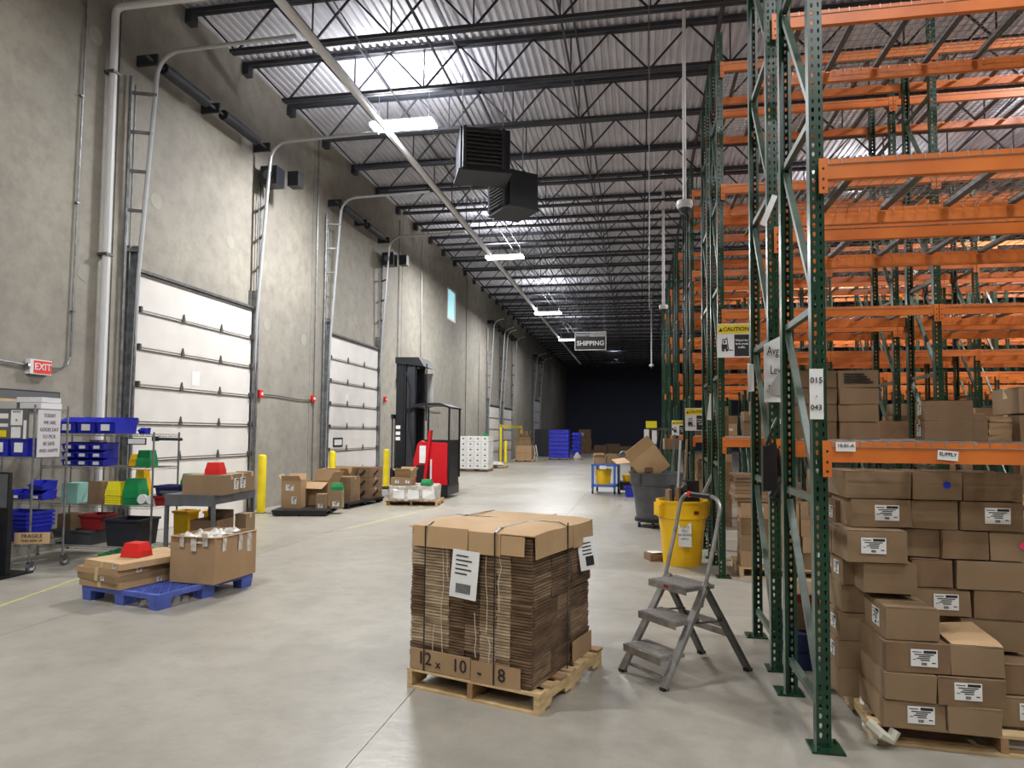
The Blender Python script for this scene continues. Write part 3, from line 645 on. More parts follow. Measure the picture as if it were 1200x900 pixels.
# ------------------------------------------------------------ cartons on the first beam level (top of wire at 1.675)
ZL=LV[0]+.122
carton('small brown carton with white end label, lower of two on the nearest shelf',.235,.25,.122,(1.755,4.4,ZL),R(-8),'cardk',lab=[('l',0,.06,.09,.07)])
carton('small brown carton with white end label, upper of two on the nearest shelf',.235,.25,.105,(1.76,4.4,ZL+.125),R(-8),'cardk',lab=[('l',0,.055,.08,.06)])
open_carton('small open brown carton on the nearest shelf beside the stacked pair',.13,.2,.105,(1.895,4.42,ZL),0,'cardk',(5,20,None,None),.05)
for k in range(4): carton('small flat carton in a low stack on the nearest shelf, '+('bottom','second','third','top')[k]+' one',.125,.2,.034,(2.03,4.44,ZL+k*.036),R(k*2),'card',tape=False)
carton('plain brown carton, lower one at the right end of the nearest shelf',.2,.3,.15,(2.2,4.42,ZL),0,'cardk'); carton('brown carton with big white label at the right end of the nearest shelf',.2,.3,.15,(2.2,4.42,ZL+.155),0,'card2',lab=[('f',-.03,.08,.09,.1)])
# rear row, first level: stacked printed cartons behind the nearest post
for r_ in range(4):
    c=carton('brown printed carton behind the nearest post, '+('bottom','second','third','top')[r_]+' of the left column',.30,.4,.125,(1.30,5.62,ZL+r_*.128),R(rnd.uniform(-2,2)),'cardk',group='cartons behind the nearest post')
    c=carton('brown printed carton behind the nearest post, '+('bottom','second','third','top')[r_]+' of the right column',.27,.4,.125,(1.60,5.60,ZL+r_*.128),R(rnd.uniform(-2,2)),'card2',group='cartons behind the nearest post')
    if r_==3:
        mb=MB()
        for q in range(4): mb.box(-.1,.1-.02*q,-.206,-.2045,.03+q*.02,.04+q*.02)
        mb.build('print',M['ink'],c)
# paper tickets on the front beam
def ticket(x,y,z,s,label,tilt=0,sz=(.1,.05)):
    t=thing('beam_ticket',label,'paper label',(x,y,z),0); o=Box(-sz[0]/2,sz[0]/2,-.0015,0,-sz[1]/2,sz[1]/2).build('ticket',M['whitep'],t)
    text(s,.026,M['ink'],t,(0,-.003,.006)); t.rotation_euler=(0,R(tilt),0); return t
ticket(1.11,3.99,1.64,'10-01-A','white ticket near the left end of the nearest orange beam')
ticket(1.615,3.99,1.60,'SUPPLY','tilted white ticket in the middle of the nearest orange beam',5)
t=thing('bay_sign','white sheet with numbers taped on the nearest green post','sign',(.975,4.018,1.93)); Box(-.04,.032,-.003,-.001,-.14,.14).build('sheet',M['whitep'],t)
text('015',.045,M['ink'],t,(-.004,-.006,.075)); text('.',.05,M['ink'],t,(-.004,-.006,0)); text('043',.04,M['ink'],t,(-.006,-.006,-.075))
t=thing('aisle_sign','curled white sheet with large black letters hung on the second green frame','sign',(.98,5.20,2.2))
MB().hexa([(-.08,.0,-.26),(.07,.03,-.26),(.07,.033,-.26),(-.08,.003,-.26)],[(-.08,0,.16),(.09,.05,.25),(.09,.053,.25),(-.08,.003,.16)]).build('sheet',M['whitep'],t)
for s,x,z in (('Avg -',-.0,.11),('Lev',.0,-.03),('M',-.03,-.17)): text(s,.09,M['ink'],t,(x-.0,-.012+.014,z),(R(90),0,R(11)),sx=.62)
MB().add([(.09,.05,.25),(.065,-.02,.02),(-.075,-.03,-.19),(.05,.02,-.22),(.085,.03,0)],[(0,1,4),(1,2,3,4)]).build('curled_corner',M['lgrey'],t)
t=thing('small_sign','small blank white sheet turned sideways on the rear green frame','sign',(.95,6.1,2.2)); Box(-.025,.02,-.003,0,-.13,.11,.006).build('sheet',M['whitep'],t)
t=thing('white_tag','long white paper tag stuck diagonally high on the second frame','paper label',(.955,5.262,3.37)); o=Box(-.02,.02,-.002,0,-.12,.12).build('tag_sheet',M['whitep'],t); o.rotation_euler=(0,R(22),0)
t=thing('small_sign','narrow folded white sheet hanging on the second rack pair frame above the yellow bin','sign',(.945,9.37,2.1)); MB().hexa([(-.05,0,-.2),(.03,-.02,-.22),(.03,-.017,-.22),(-.05,.003,-.2)],[(-.01,0,.14),(.05,-.02,.16),(.05,-.017,.16),(-.01,.003,.14)]).build('sheet',M['whitep'],t)
# caution signs at the aisle ends
def caution(x,y,z,s,label):
    t=thing('caution_sign',label,'sign',(x,y,z)); Box(-.205*s,.205*s,0,.004,-.22*s,.22*s).build('board',M['white'],t)
    Box(-.19*s,.19*s,-.002,0,.09*s,.205*s).build('yellow_header',M['yellow'],t); text('CAUTION',.072*s,M['ink'],t,(.03*s,-.004,.145*s),bold=.001)
    MB().prism([(-.185*s,.115*s),(-.135*s,.115*s),(-.16*s,.165*s)],-.004,-.002,'y').build('warning_triangle',M['ink'],t)
    Box(.01*s,.19*s,-.002,0,-.205*s,.075*s).build('black_field',M['ink'],t)
    for k,q in enumerate(('Watch for','fork truck','traffic.')): text(q,.038*s,M['white'],t,(.1*s,-.004,(.0-.045*k)*s),bold=.0006)
    g=MB(); f=lambda a,b:(a*s,-.004,b*s)
    g.box(-.15*s,-.08*s,-.004,-.002,-.11*s,-.05*s).bar(f(-.065,-.12),f(-.085,.04),.002,.01*s,upv=(1,0,0)).box(-.14*s,-.085*s,-.004,-.002,.01*s,.02*s).bar(f(-.14,-.05),f(-.135,.015),.002,.008*s,upv=(1,0,0)).box(-.062*s,-.01*s,-.004,-.002,-.13*s,-.12*s)
    for cx in (-.13,-.085): g.prism([((cx+.018*math.cos(q))*s,(-.125+.018*math.sin(q))*s) for q in (0,1.05,2.1,3.14,4.2,5.24)],-.005,-.002,'y')
    g.prism([((-.112+.012*math.cos(q))*s,(-.02+.018*math.sin(q))*s) for q in (0,1.05,2.1,3.14,4.2,5.24)],-.005,-.004,'y').build('forklift_symbol',M['ink'],t)
    return t
caution(1.125,8.48,2.83,.93,'yellow, white and black CAUTION sign with forklift symbol on the second rack end')
caution(1.05,13.01,1.98,.95,'CAUTION sign on the third rack end above the grey bin')
caution(1.0,17.51,1.86,.85,'small distant CAUTION sign on the fourth rack end')
# ------------------------------------------------------------ small builders for bins, tubs, shelving
def stack_bin(label,w_,d_,h,loc,rotz=0,m='blue',front=.45,card=True,group=None,parent=None):
    """open-front storage bin, low front towards -Y; tapered; thin walls"""
    t=thing('storage_bin',label,'storage bin',loc,rotz,group); W=w_/2; T=.006; k=.88
    side=[(0,0),(d_,0),(d_*1.02,h),(d_*.35,h),(-.02,h*front)]
    mb=MB()
    for s in (-1,1):
        x0=s*W; x1=s*(W-T)
        mb.add([(x0*(k if z==0 else 1),y,z) for y,z in side]+[(x1*(k if z==0 else 1),y,z) for y,z in side],[(0,1,2,3,4),(9,8,7,6,5)]+[(i,(i+1)%5,5+(i+1)%5,5+i) for i in range(5)])
    mb.hexa([(-W*k,0,0),(W*k,0,0),(W*k,T,0),(-W*k,T,0)],[(-W,-.02,h*front),(W,-.02,h*front),(W,-.02+T,h*front),(-W,-.02+T,h*front)])
    mb.hexa([(-W*k,d_-T,0),(W*k,d_-T,0),(W*k,d_,0),(-W*k,d_,0)],[(-W,d_*1.02-T,h),(W,d_*1.02-T,h),(W,d_*1.02,h),(-W,d_*1.02,h)])
    mb.box(-W*k,W*k,0,d_,0,T); mb.build('body',M[m],t)
    MB().box(-W-.004,W+.004,-.03,-.018,h*front-.012,h*front).build('front_lip',M[m],t)
    for s in (-1,1): MB().box(s*W-.004,s*W+.004,d_*.35,d_*1.02,h-.012,h+.002).build('side_rim',M[m],t)
    if card: MB().box(-w_*.22,w_*.22,-.026,-.016,h*front*.25,h*front*.8).build('label_card',M['whitep'],t)
    return t
def tub(label,w_,d_,h,loc,rotz=0,m='greenp',nest=1,group=None,step=.035):
    """upturned tapered tub; nest>1 shows rims of the ones under it as their own parts"""
    t=thing('plastic_tub',label,'tub',loc,rotz,group); W,D=w_/2,d_/2; k=.76; b=(nest-1)*step
    for q in range(nest-1):
        z=q*step; MB().hexa([(-W,-D,z),(W,-D,z),(W,D,z),(-W,D,z)],[(-W*.97,-D*.97,z+step-.006),(W*.97,-D*.97,z+step-.006),(W*.97,D*.97,z+step-.006),(-W*.97,D*.97,z+step-.006)]).build('nested_rim',M[m],t)
    MB().hexa([(-W,-D,b),(W,-D,b),(W,D,b),(-W,D,b)],[(-W*.97,-D*.97,b+h*.45),(W*.97,-D*.97,b+h*.45),(W*.97,D*.97,b+h*.45),(-W*.97,D*.97,b+h*.45)]).hexa([(-W*.93,-D*.93,b+h*.45),(W*.93,-D*.93,b+h*.45),(W*.93,D*.93,b+h*.45),(-W*.93,D*.93,b+h*.45)],[(-W*k,-D*k,b+h),(W*k,-D*k,b+h),(W*k,D*k,b+h),(-W*k,D*k,b+h)]).build('shell',M[m],t)
    MB().box(-W*1.03,W*1.03,-D*1.03,D*1.03,b,b+.012).build('rim',M[m],t)
    return t
def tote(label,w_,d_,h,loc,rotz=0,m='blue',cat='tote',group=None,rim=True,fill=None):
    t=thing('open_tote',label,cat,loc,rotz,group); W,D=w_/2,d_/2; k=.88; T=.008; mb=MB()
    def wall(a,b,c,d): mb.hexa([(a[0]*k,a[1]*k,0),(b[0]*k,b[1]*k,0),(c[0]*k,c[1]*k,0),(d[0]*k,d[1]*k,0)],[(*a,h),(*b,h),(*c,h),(*d,h)])
    wall((-W,-D),(W,-D),(W-T,-D+T),(-W+T,-D+T)); wall((W,D),(-W,D),(-W+T,D-T),(W-T,D-T)); wall((W,-D),(W,D),(W-T,D-T),(W-T,-D+T)); wall((-W,D),(-W,-D),(-W+T,-D+T),(-W+T,D-T))
    mb.box(-W*k,W*k,-D*k,D*k,0,T); mb.build('body',M[m],t)
    if rim: MB().box(-W-.015,W+.015,-D-.015,-D,h-.03,h).box(-W-.015,W+.015,D,D+.015,h-.03,h).box(-W-.015,-W,-D,D,h-.03,h).box(W,W+.015,-D,D,h-.03,h).build('rim',M[m],t)
    return t
def wire_shelf(label,x0,x1,y0,y1,zs,top,casters=False,group=None):
    t=thing('wire_shelving',label,'shelving',(x0,y0,0)); W=x1-x0; D=y1-y0; zb=.12 if casters else 0
    for x in (0,W):
        for y in (0,D):
            p=MB().tube([(x,y,zb),(x,y,top)],.0127,8).build('post',M['galv'],t)
            if casters:
                c=MB().box(x-.02,x+.02,y-.012,y+.05,.06,.13).build('caster',M['galvd'],t)
                MB().tube([(x-.016,y+.03,.0605),(x+.016,y+.03,.0605)],.06,14).build('wheel',M['grey'],c)
                MB().tube([(x-.018,y+.03,.0605),(x+.018,y+.03,.0605)],.035,10).build('wheel_hub',M['lgrey'],c)
            else: MB().tube([(x,y,0),(x,y,.02)],.022,8).build('levelling_foot',M['galvd'],t)
    for z in zs:
        mb=MB()
        for y in (0,D): mb.tube([(0,y,z),(W,y,z)],.005,4).tube([(0,y,z-.03),(W,y,z-.03)],.004,4)
        for x in (0,W): mb.tube([(x,0,z),(x,D,z)],.005,4).tube([(x,0,z-.03),(x,D,z-.03)],.004,4)
        n=int(W/.045)
        for i in range(n): mb.tube([(W*(i+.5)/n,0,z),(W*(i+.5)/n,D,z)],.0028,3)
        for y in (0,D):
            for i in range(n): mb.bar((W*i/n,y,z-.03 if i%2 else z),(W*(i+1)/n,y,z if i%2 else z-.03),.004,.004)
        mb.build('wire_shelf',M['wire'],t)
    return t
# ------------------------------------------------------------ mobile wire cart workstation at far left
wire_shelf('mobile chrome wire shelf unit with whiteboard on its end, far left',-8.02,-7.07,6.97,7.45,(.34,.84,1.36,1.94),1.99,True)
t=thing('whiteboard','small whiteboard with handwritten lines hung on the end of the wire unit','whiteboard',(-7.045,6.99,1.36))
Box(-.006,.006,0,.32,0,.57).build('panel',M['board'],t)
for k,s in enumerate(('TODAY','WE ARE','GOOD DAY','TO PICK','BE SAFE','AND HAPPY')): text(s,.062,M['steel'],t,(.0075,.16,.5-.085*k),(R(90),0,R(90)),name='handwriting',sx=.8)
t=thing('notice_board','grey board with white notices on the front of the wire unit','notice board',(-8.0,6.955,1.58)); Box(0,.86,-.006,.006,0,.35).build('panel',M['gboard'],t)
for a,b,c,d in ((.62,.78,.16,.34),(.63,.76,.01,.14),(.46,.58,.24,.3),(.46,.58,.14,.18),(.8,.84,0,.22),(.3,.42,.05,.3)): Box(a,b,-.01,-.006,c,d).build('notice',M['whitep'],t)
Box(.46,.56,-.011,-.006,.02,.1).build('notice',M['yellow'],t); text('NOTICE',.03,M['ink'],t,(.7,-.012,.32)); text('8',.04,M['ink'],t,(.7,-.012,.22))
for i,x in enumerate((-7.56,-7.28)): stack_bin('blue bin with white card on the wire unit shelf under the notices, '+('left','right')[i]+' one',.26,.28,.22,(x,6.99,1.365),0,'blue',.95)
for i,(x,m_) in enumerate(((-7.42,'blue'),(-7.14,'blue'))): stack_bin('small blue bin on the desk-height shelf of the wire unit, '+('left','right')[i]+' one',.2,.2,.11,(x,7.1,.845),0,m_,.6)
stack_bin('small blue bin stacked on the right one on the desk-height shelf',.2,.2,.11,(-7.14,7.1,.96),0,'blue',.6,False)
for i in range(4): tote('nested dark blue tote on the bottom shelf of the wire unit, '+('lowest','second','third','top')[i]+' of the nest',.5,.38,.2,(-7.42,7.2,.345+.05*i),0,'blue',group='nested totes on the wire unit')
t=thing('wooden_sign','wooden sign with dark lettering leaning on the bottom wire shelf','sign',(-7.0,6.93,.35),R(20)); o=Box(-.19,.19,0,.015,0,.13).build('board',M['card3'],t); text('FRAGILE',.06,M['ink'],t,(0,-.003,.09)); text('THIS SIDE UP',.04,M['ink'],t,(0,-.003,.035))
for i,(x,z,w_,h) in enumerate(((-7.22,1.945,.3,.07),(-7.25,2.018,.34,.065),(-7.6,1.945,.3,.09),(-7.86,1.945,.26,.13))):
    carton(('white flat box with black end on top of the wire unit, lower','white flat box on top of the wire unit, upper','pale box on top of the wire unit, middle','brown box on top of the wire unit at the picture edge')[i],w_,.3,h,(x,7.2,z),R(3*i),('white','white','lgrey','card3')[i],tape=False,cat='box')
t=thing('wall_panel_dark','dark framed board on the wall behind the mobile wire unit','board',(WX,7.1,1.95)); Box(0,.03,0,1.25,0,.27).build('board',M['dark'],t); Box(.03,.035,.02,1.23,.03,.25).build('face',M['gboard'],t)
t=thing('monitor','black monitor on a black pole stand at the left edge','monitor',(-7.1,6.7,0))
Box(-.28,.07,-.25,.3,0,.02).build('base',M['black'],t); Box(-.1,0.02,-.02,.04,.02,1.0).build('pole',M['blackp'],t); Box(-.3,.06,-.06,-.02,.78,1.2).build('screen_case',M['black'],t)
Box(-.28,.04,-.063,-.06,.8,1.18).build('screen',M['grey'],t)
tote('black waste bin beside the monitor stand, at the left edge',.3,.3,.66,(-7.42,6.6,0),0,'black','bin')
# ------------------------------------------------------------ fixed wire shelving with tubs
wire_shelf('tall wire shelving unit loaded with blue bins and coloured tubs before the first dock door',-7.98,-6.27,8.0,8.5,(.14,.69,1.2,1.64),1.67)
for i in range(3):
    stack_bin('large blue bin on the top shelf, '+('left of three','middle of three','right of three')[i],.29,.4,.22,(-7.62+.30*i,8.03,1.645),0,'blue',.7)
    for k in range(3): stack_bin('small blue bin on the second shelf, '+('left','middle','right')[i]+' column, '+('bottom','middle','top')[k]+' row',.2,.26,.104,(-7.6+.22*i,8.05,1.205+.107*k),0,'blue',.75,group='small blue bins on the second shelf')
stack_bin('tiny blue bin alone on the top shelf above the hanging white sign',.1,.1,.08,(-6.53,8.1,1.645),0,'blue',.6,False)
t=thing('shelf_tag','white framed tag hanging under the top shelf near its right post','tag',(-6.52,7.99,1.5)); Box(-.14,.14,0,.01,0,.09).build('frame',M['black'],t); Box(-.125,.125,-.003,0,.012,.078).build('face',M['white'],t)
tag(MB().tube([(-6.32,8.1,1.58),(-6.0,8.2,1.575)],.02,8).box(-6.35,-6.3,8.06,8.14,1.55,1.61).build('tube_lamp',M['black']),'black tube sticking out of the shelving right post','tube')
tub('green tub on the second shelf of the wire unit',.22,.16,.22,(-6.52,8.2,1.205),0,'greenp')
tub('dull yellow tub behind the green tub on the second shelf',.16,.16,.16,(-6.78,8.35,1.205),0,'yelbin')
carton('teal and white carton at the left end of the third shelf',.22,.28,.27,(-7.6,8.2,.695),R(8),'teal',tape=False)
carton('brown carton on the third shelf left of the yellow tubs',.2,.26,.3,(-7.2,8.2,.695),0,'cardk')
tub('stack of nested bright yellow tubs on the third shelf',.24,.2,.18,(-6.92,8.17,.695),0,'yelp',5,step=.03)
tub('taller stack of nested green tubs on the third shelf',.24,.2,.26,(-6.65,8.17,.695),0,'greenp',4,step=.03)
tub('yellow tub half hidden behind the green stack on the third shelf',.16,.16,.45,(-6.75,8.42,.70),0,'yelbin')
tote('dark red tote at the right end of the third shelf',.22,.3,.13,(-6.17,8.2,.70),0,'redd')
tote('navy tote with white card on the dark red tote',.22,.28,.13,(-6.17,8.2,.835),0,'blued'); tub('green tub leaning behind the navy tote on the third shelf',.2,.2,.16,(-6.0,8.42,.95),0,'greenp')
tote('grey parts tote with white cards on the floor under the shelving, left end',.62,.42,.2,(-7.5,8.25,.145),0,'grey')
tote('red bin with papers on the bottom shelf',.3,.34,.2,(-7.25,8.22,.35),R(5),'redd'); carton('torn brown carton left of the red bin on the bottom shelf',.24,.3,.2,(-7.62,8.2,.35),R(-8),'cardk',tape=False)
tote('large dark crate on the bottom shelf right of the red bin',.5,.42,.36,(-6.75,8.25,.145),0,'dark'); tote('low green crate full of parts on the floor right of the dark crate',.5,.5,.16,(-6.35,7.75,0),R(10),'greenp')
tote('low navy crate on the floor before the shelving post',.4,.4,.14,(-5.98,8.0,0),R(-6),'blued')
mb=MB()
for k in range(40): mb.lathe([(.004,0),(rnd.uniform(.02,.035),.012),(.006,.03)],5,(-6.35+rnd.uniform(-.2,.2),7.75+rnd.uniform(-.2,.2),.12+rnd.uniform(0,.03)))
tag(mb.build('loose_parts',M['galvd']),'loose metal parts heaped in the low green crate','parts',kind='stuff')
# ------------------------------------------------------------ steel bench with cartons
t=thing('steel_bench','grey steel bench with carton and red tub before the first dock door','bench',(-5.8,7.62,0),R(3))
Box(0,.66,0,1.02,.86,.9).build('top',M['steel'],t); Box(.01,.65,.0,.02,.76,.86).build('front_apron',M['steel'],t); Box(.64,.66,.02,1.02,.78,.86).build('side_apron',M['steel'],t)
for x in (.02,.64):
    for y in (.03,.99): MB().box(x-.02,x+.02,y-.02,y+.02,0,.86).build('leg',M['steel'],t)
carton('large brown carton on the steel bench under the red tub',.54,.4,.24,(-5.32,7.87,.902),R(3),'card2',lab=[('r',.1,.12,.1,.14)] )
carton('brown carton with shipping label behind the large one on the bench',.28,.28,.24,(-5.24,8.22,.902),R(-6),'card2',lab=[('r',0,.12,.1,.14)]); carton('narrow brown carton at the back edge of the bench',.2,.14,.25,(-5.22,8.46,.902),0,'card2')
tub('red tub upside down on the carton on the bench',.2,.17,.15,(-5.26,7.85,1.146),R(5),'red')
tote('grey round-edged bin at the left end of the bench by the tape rolls',.3,.3,.2,(-6.02,8.2,.70),0,'grey')
for i,(x,z) in enumerate(((-5.85,.79),(-5.72,.78))): 
    o=MB().lathe([(.03,0),(.065,0),(.065,.045),(.03,.045)],18).build('tape_roll',M['white'],loc=(x-.62,8.1,.69+.085)); o.rotation_euler=(R(80),0,R(20*i)); tag(o,('left','right')[i]+' roll of white tape standing on the third shelf by the bench','tape roll')
tote('yellow waste bin on the floor under the bench, left',.22,.24,.6,(-6.12,8.5,0),0,'yelbin','bin'); tote('yellow waste bin on the floor under the bench, right',.24,.22,.58,(-5.86,8.75,0),R(25),'yelbin','bin')
open_carton('dark brown open carton full of paper under the bench',.36,.4,.56,(-5.42,8.05,0),R(3),'cardk',(None,20,None,None),.1)
carton('plain brown carton standing under the right end of the bench',.16,.22,.6,(-5.17,8.4,0),0,'card2')
# ------------------------------------------------------------ blue plastic pallet with cartons
BA=math.atan2(-.24,1.05)+R(0); BO=(-5.47,6.02,0)
t=thing('plastic_pallet','blue plastic pallet carrying flat cartons and one large open carton','pallet',BO,BA)
W_,D_=1.06,1.2
fr=MB().box(0,W_,0,.05,.1,.145).box(0,W_,D_-.05,D_,.1,.145).box(0,.05,.05,D_-.05,.1,.145).box(W_-.05,W_,.05,D_-.05,.1,.145).box(W_/2-.04,W_/2+.04,.05,D_-.05,.11,.14).build('deck_frame',M['bpal'],t)
gr=MB(); k=-D_
while k<W_:
    def clip(x0,y0,x1,y1):
        pts=[]
        for q in range(41):
            x=x0+(x1-x0)*q/40; y=y0+(y1-y0)*q/40
            if .04<x<W_-.04 and .04<y<D_-.04: pts.append((x,y))
        return (pts[0],pts[-1]) if len(pts)>3 else None
    for c in (clip(k,0,k+D_,D_),clip(k+D_,0,k,D_)):
        if c: gr.bar((c[0][0],c[0][1],.128),(c[1][0],c[1][1],.128),.014,.022)
    k+=.105
gr.build('lattice_deck',M['bpal'],t)['kind']='stuff'
for x in (.0,W_/2-.06,W_-.13):
    for y in (0,D_/2-.08,D_-.16): MB().hexa([(x+.01,y+.005,0),(x+.12,y+.005,0),(x+.12,y+.15,0),(x+.01,y+.15,0)],[(x,y,.1),(x+.13,y,.1),(x+.13,y+.16,.1),(x,y+.16,.1)]).build('foot',M['bpal'],t)
def onp(u,v,z): c,s=math.cos(BA),math.sin(BA); return (BO[0]+u*c-v*s, BO[1]+u*s+v*c, z)
def flatbox(i,u,v,a,lab):
    z=.147+i*.062
    return carton(('bottom','second','third','top')[i]+' long flat carton of the stack on the blue pallet',.6,.86,.06,onp(u,v,z),BA+R(a),('card','card2','card','card3')[i],lab=lab,seam='y')
flatbox(0,.27,.42,-1,[('r',.0,.03,.06,.045)]); flatbox(1,.25,.41,-3,[('f',.1,.03,.05,.04)]); flatbox(2,.22,.42,0,[('r',-.2,.03,.06,.045)]); flatbox(3,.30,.44,-5,[('f',.2,.03,.05,.045)])
tub('bright red tub upside down on the flat cartons',.22,.19,.14,onp(.30,.36,.147+.25),BA+R(10),'red')
t=open_carton('large open brown carton full of crumpled film at the back of the blue pallet',.54,.66,.47,onp(.88,.83,.148),BA+R(8),'card',(95,None,None,100),.03)
t['label']='large open brown carton full of crumpled film at the back of the blue pallet'
mb=MB()
for k in range(26):
    a=onp(.88+rnd.uniform(-.2,.2),.83+rnd.uniform(-.26,.26),.56+rnd.uniform(-.01,.02)); mb.lathe([(.01,-.03),(rnd.uniform(.05,.09),0),(rnd.uniform(.04,.07),.03),(.01,rnd.uniform(.04,.08))],7,a)
tag(mb.build('crumpled_film',M['film']),'crumpled white film heaped in the large open carton on the blue pallet','packing film',kind='stuff')
for i,(u,z) in enumerate(((-.12,.0),(.02,-.03),(.16,.02))):
    o=MB().box(-.03,.03,-.002,.0,-.07,.06,0,None,.008).build('film_strip',M['film'],t,loc=(u,-.34,.43+z))
for i,v in enumerate((-.2,.05,.2)): MB().box(0,.002,-.03,.03,-.1-.03*i,.05,0,None,.008).build('film_strip',M['film'],t,loc=(.275,v,.42))
# ------------------------------------------------------------ bollards
def bollard(x,y,label,h=1.2):
    t=thing('bollard',label,'bollard',(x,y,0)); r=.085
    MB().lathe([(r,0),(r,h-.05),(r*.92,h-.02),(r*.6,h),(.01,h+.008)],20).build('sleeve',M['yellow'],t,True); MB().lathe([(r+.03,0),(r+.03,.012),(r,.012)],20).build('base_ring',M['galvd'],t)
bollard(-7.69,13.07,'yellow bollard standing right of the first dock door'); bollard(-7.6,16.2,'yellow bollard behind the open cartons at the second dock door'); bollard(-7.08,18.6,'yellow bollard left of the reach truck'); bollard(-7.3,37.6,'distant orange-yellow bollard before the white dock panels',1.25)
# ------------------------------------------------------------ black pallets with open cartons by the second door
def black_pallet(label,loc,rz,w_=1.05,d_=1.2):
    t=thing('black_pallet',label,'pallet',loc,rz)
    MB().box(-.02,w_+.02,-.02,d_+.02,.085,.12).build('deck',M['black'],t)
    for x in (.03,w_/2-.05,w_-.13):
        for y in (.03,d_/2-.05,d_-.13): Box(x,x+.1,y,y+.1,0,.085).build('foot',M['black'],t)
    for y in (0,d_-.03): Box(0,w_,y,y+.03,.02,.085).build('skirt',M['black'],t)
black_pallet('nearer black plastic pallet with open cartons by the wall',(-7.16,12.6,0),R(14)); black_pallet('farther black plastic pallet with cartons before the second dock door',(-7.2,14.25,0),R(-5),.95,1.7)
open_carton('tall open brown carton with white labels at the left of the black pallet',.4,.4,.56,(-7.03,13.2,.121),R(12),'card',(40,30,35,None),.14,[('f',-.03,.42,.16,.12),('f',.06,.16,.1,.15),('r',0,.3,.1,.1)][:2])
open_carton('wide open brown carton behind the tall one on the black pallet',.62,.5,.5,(-6.75,13.85,.121),R(-4),'card',(120,10,None,30),.25)
carton('small brown carton front right on the black pallet, left one',.2,.2,.3,(-6.38,13.15,.121),R(10),'card2',lab=[('f',0,.06,.1,.08)]); carton('small brown carton front right on the black pallet, below the green tub',.24,.26,.36,(-6.14,13.35,.121),R(14),'card2',lab=[('f',0,.09,.14,.1)])
tub('green tub on the small carton of the black pallet',.24,.2,.15,(-6.14,13.35,.483),R(14),'greenp')
carton('large brown carton with small label on the farther black pallet',.62,.5,.55,(-6.65,14.75,.121),R(-2),'cardk',lab=[('f',0,.3,.08,.07)]); open_carton('open brown carton with flaps up behind the large one',.6,.5,.56,(-6.95,15.35,.121),R(2),'card',(30,10,40,20),.18)
for k in range(3):
    c=carton('dark brown carton marked with black arrows, '+('bottom','middle','top')[k]+' of its stack by the door',.5,.55,.24,(-6.48,15.75,.0+.121+k*.243),R(-12),'cardk'); MB().bar((-.02,-.283,.03),(.14,-.283,.17),.002,.05,upv=(1,0,0)).build('arrow_mark',M['ink'],c)
    MB().bar((.255,-.1,.05),(.255,.1,.17),.05,.003,upv=(1,0,0)).build('arrow_mark',M['ink'],c)
# ------------------------------------------------------------ wrapped pallet before the truck
wood_pallet('pale wooden pallet under a film-wrapped layer in front of the reach truck',1.2,1.05,(-5.72,15.0,0),R(7),.12,seed=9)
mb=MB(); n=10
vs=[];fs=[]
for z in range(3):
    for i in range(24):
        a=2*math.pi*i/24; c,s=math.cos(a),math.sin(a); k=.56/max(abs(c),abs(s)*1.15); vs.append((c*k+rnd.uniform(-.02,.02),s*k+rnd.uniform(-.02,.02),(0,.17,.33)[z]+rnd.uniform(-.01,.02)*(z>0)))
for z in range(2):
    for i in range(24): fs.append((z*24+i,z*24+(i+1)%24,(z+1)*24+(i+1)%24,(z+1)*24+i))
fs.append(tuple(48+i for i in range(24))); fs.append(tuple(range(23,-1,-1)))
t=thing('wrapped_load','white film-wrapped low load on the pallet in front of the reach truck','wrapped goods',(-5.2,15.6,.121),R(7)); MB().add(vs,fs).build('load',M['film'],t)
for q in range(3): MB().box(-.4+.35*q,-.15+.35*q,-.575,-.56,.05,.25,0,None,.02).build('print_patch',M['whitep'],t)
carton('flat brown carton on the wrapped load, lower left',.5,.35,.17,(-5.42,15.35,.47),R(5),'card2',lab=[('f',-.1,.08,.09,.07),('f',.15,.08,.09,.07)]); open_carton('open brown carton on the lower flat one on the wrapped load',.42,.3,.14,(-5.38,15.42,.645),R(-4),'card',(50,30,60,40),.1)
tub('green tub on the wrapped load in front of the reach truck',.26,.24,.13,(-4.85,15.4,.47),R(5),'greenp')
# ------------------------------------------------------------ reach truck
t=thing('reach_truck','red and black stand-up reach truck with tall mast parked beside the second dock door','forklift',(-6.25,17.0,0)); B=M['blackp']; RT=M['redt']
for y in (.05,.85):
    MB().box(.0,.2,y,y+.16,.08,3.55).box(.2,.26,y+.02,y+.14,.08,3.5).build('outer_mast_rail',B,t); MB().box(.29,.5,y+.02,y+.13,.15,3.45).build('inner_mast_rail',M['dark'],t)
for z in (.5,1.55,2.55): Box(.0,.12,.2,.86,z,z+.1).build('mast_crossbar',B,t)
MB().hexa([(-.02,.0,3.5),(.75,.05,3.42),(.75,1.0,3.42),(-.02,1.05,3.5)],[(-.02,.0,3.66),(.6,.05,3.66),(.6,1.0,3.66),(-.02,1.05,3.66)]).build('mast_head',B,t)
for y in (.38,.62): MB().tube([(.2,y,.3),(.2,y,3.3)],.04,10).build('lift_cylinder',M['galvd'],t)
Box(.14,.19,.2,.86,.3,3.4).build('mast_dark_fill',M['dark'],t)  # dark sheet added to blacken the gap between the mast rails
MB().tube([(.78,.2,3.5),(.78,.2,2.0)],.022,6).build('hose_guide',B,t); MB().box(.5,.74,.95,.98,2.4,3.3).box(.5,.52,.94,.95,2.4,3.3,1).build('cable_panel',[M['lgrey'],M['galvd']],t)
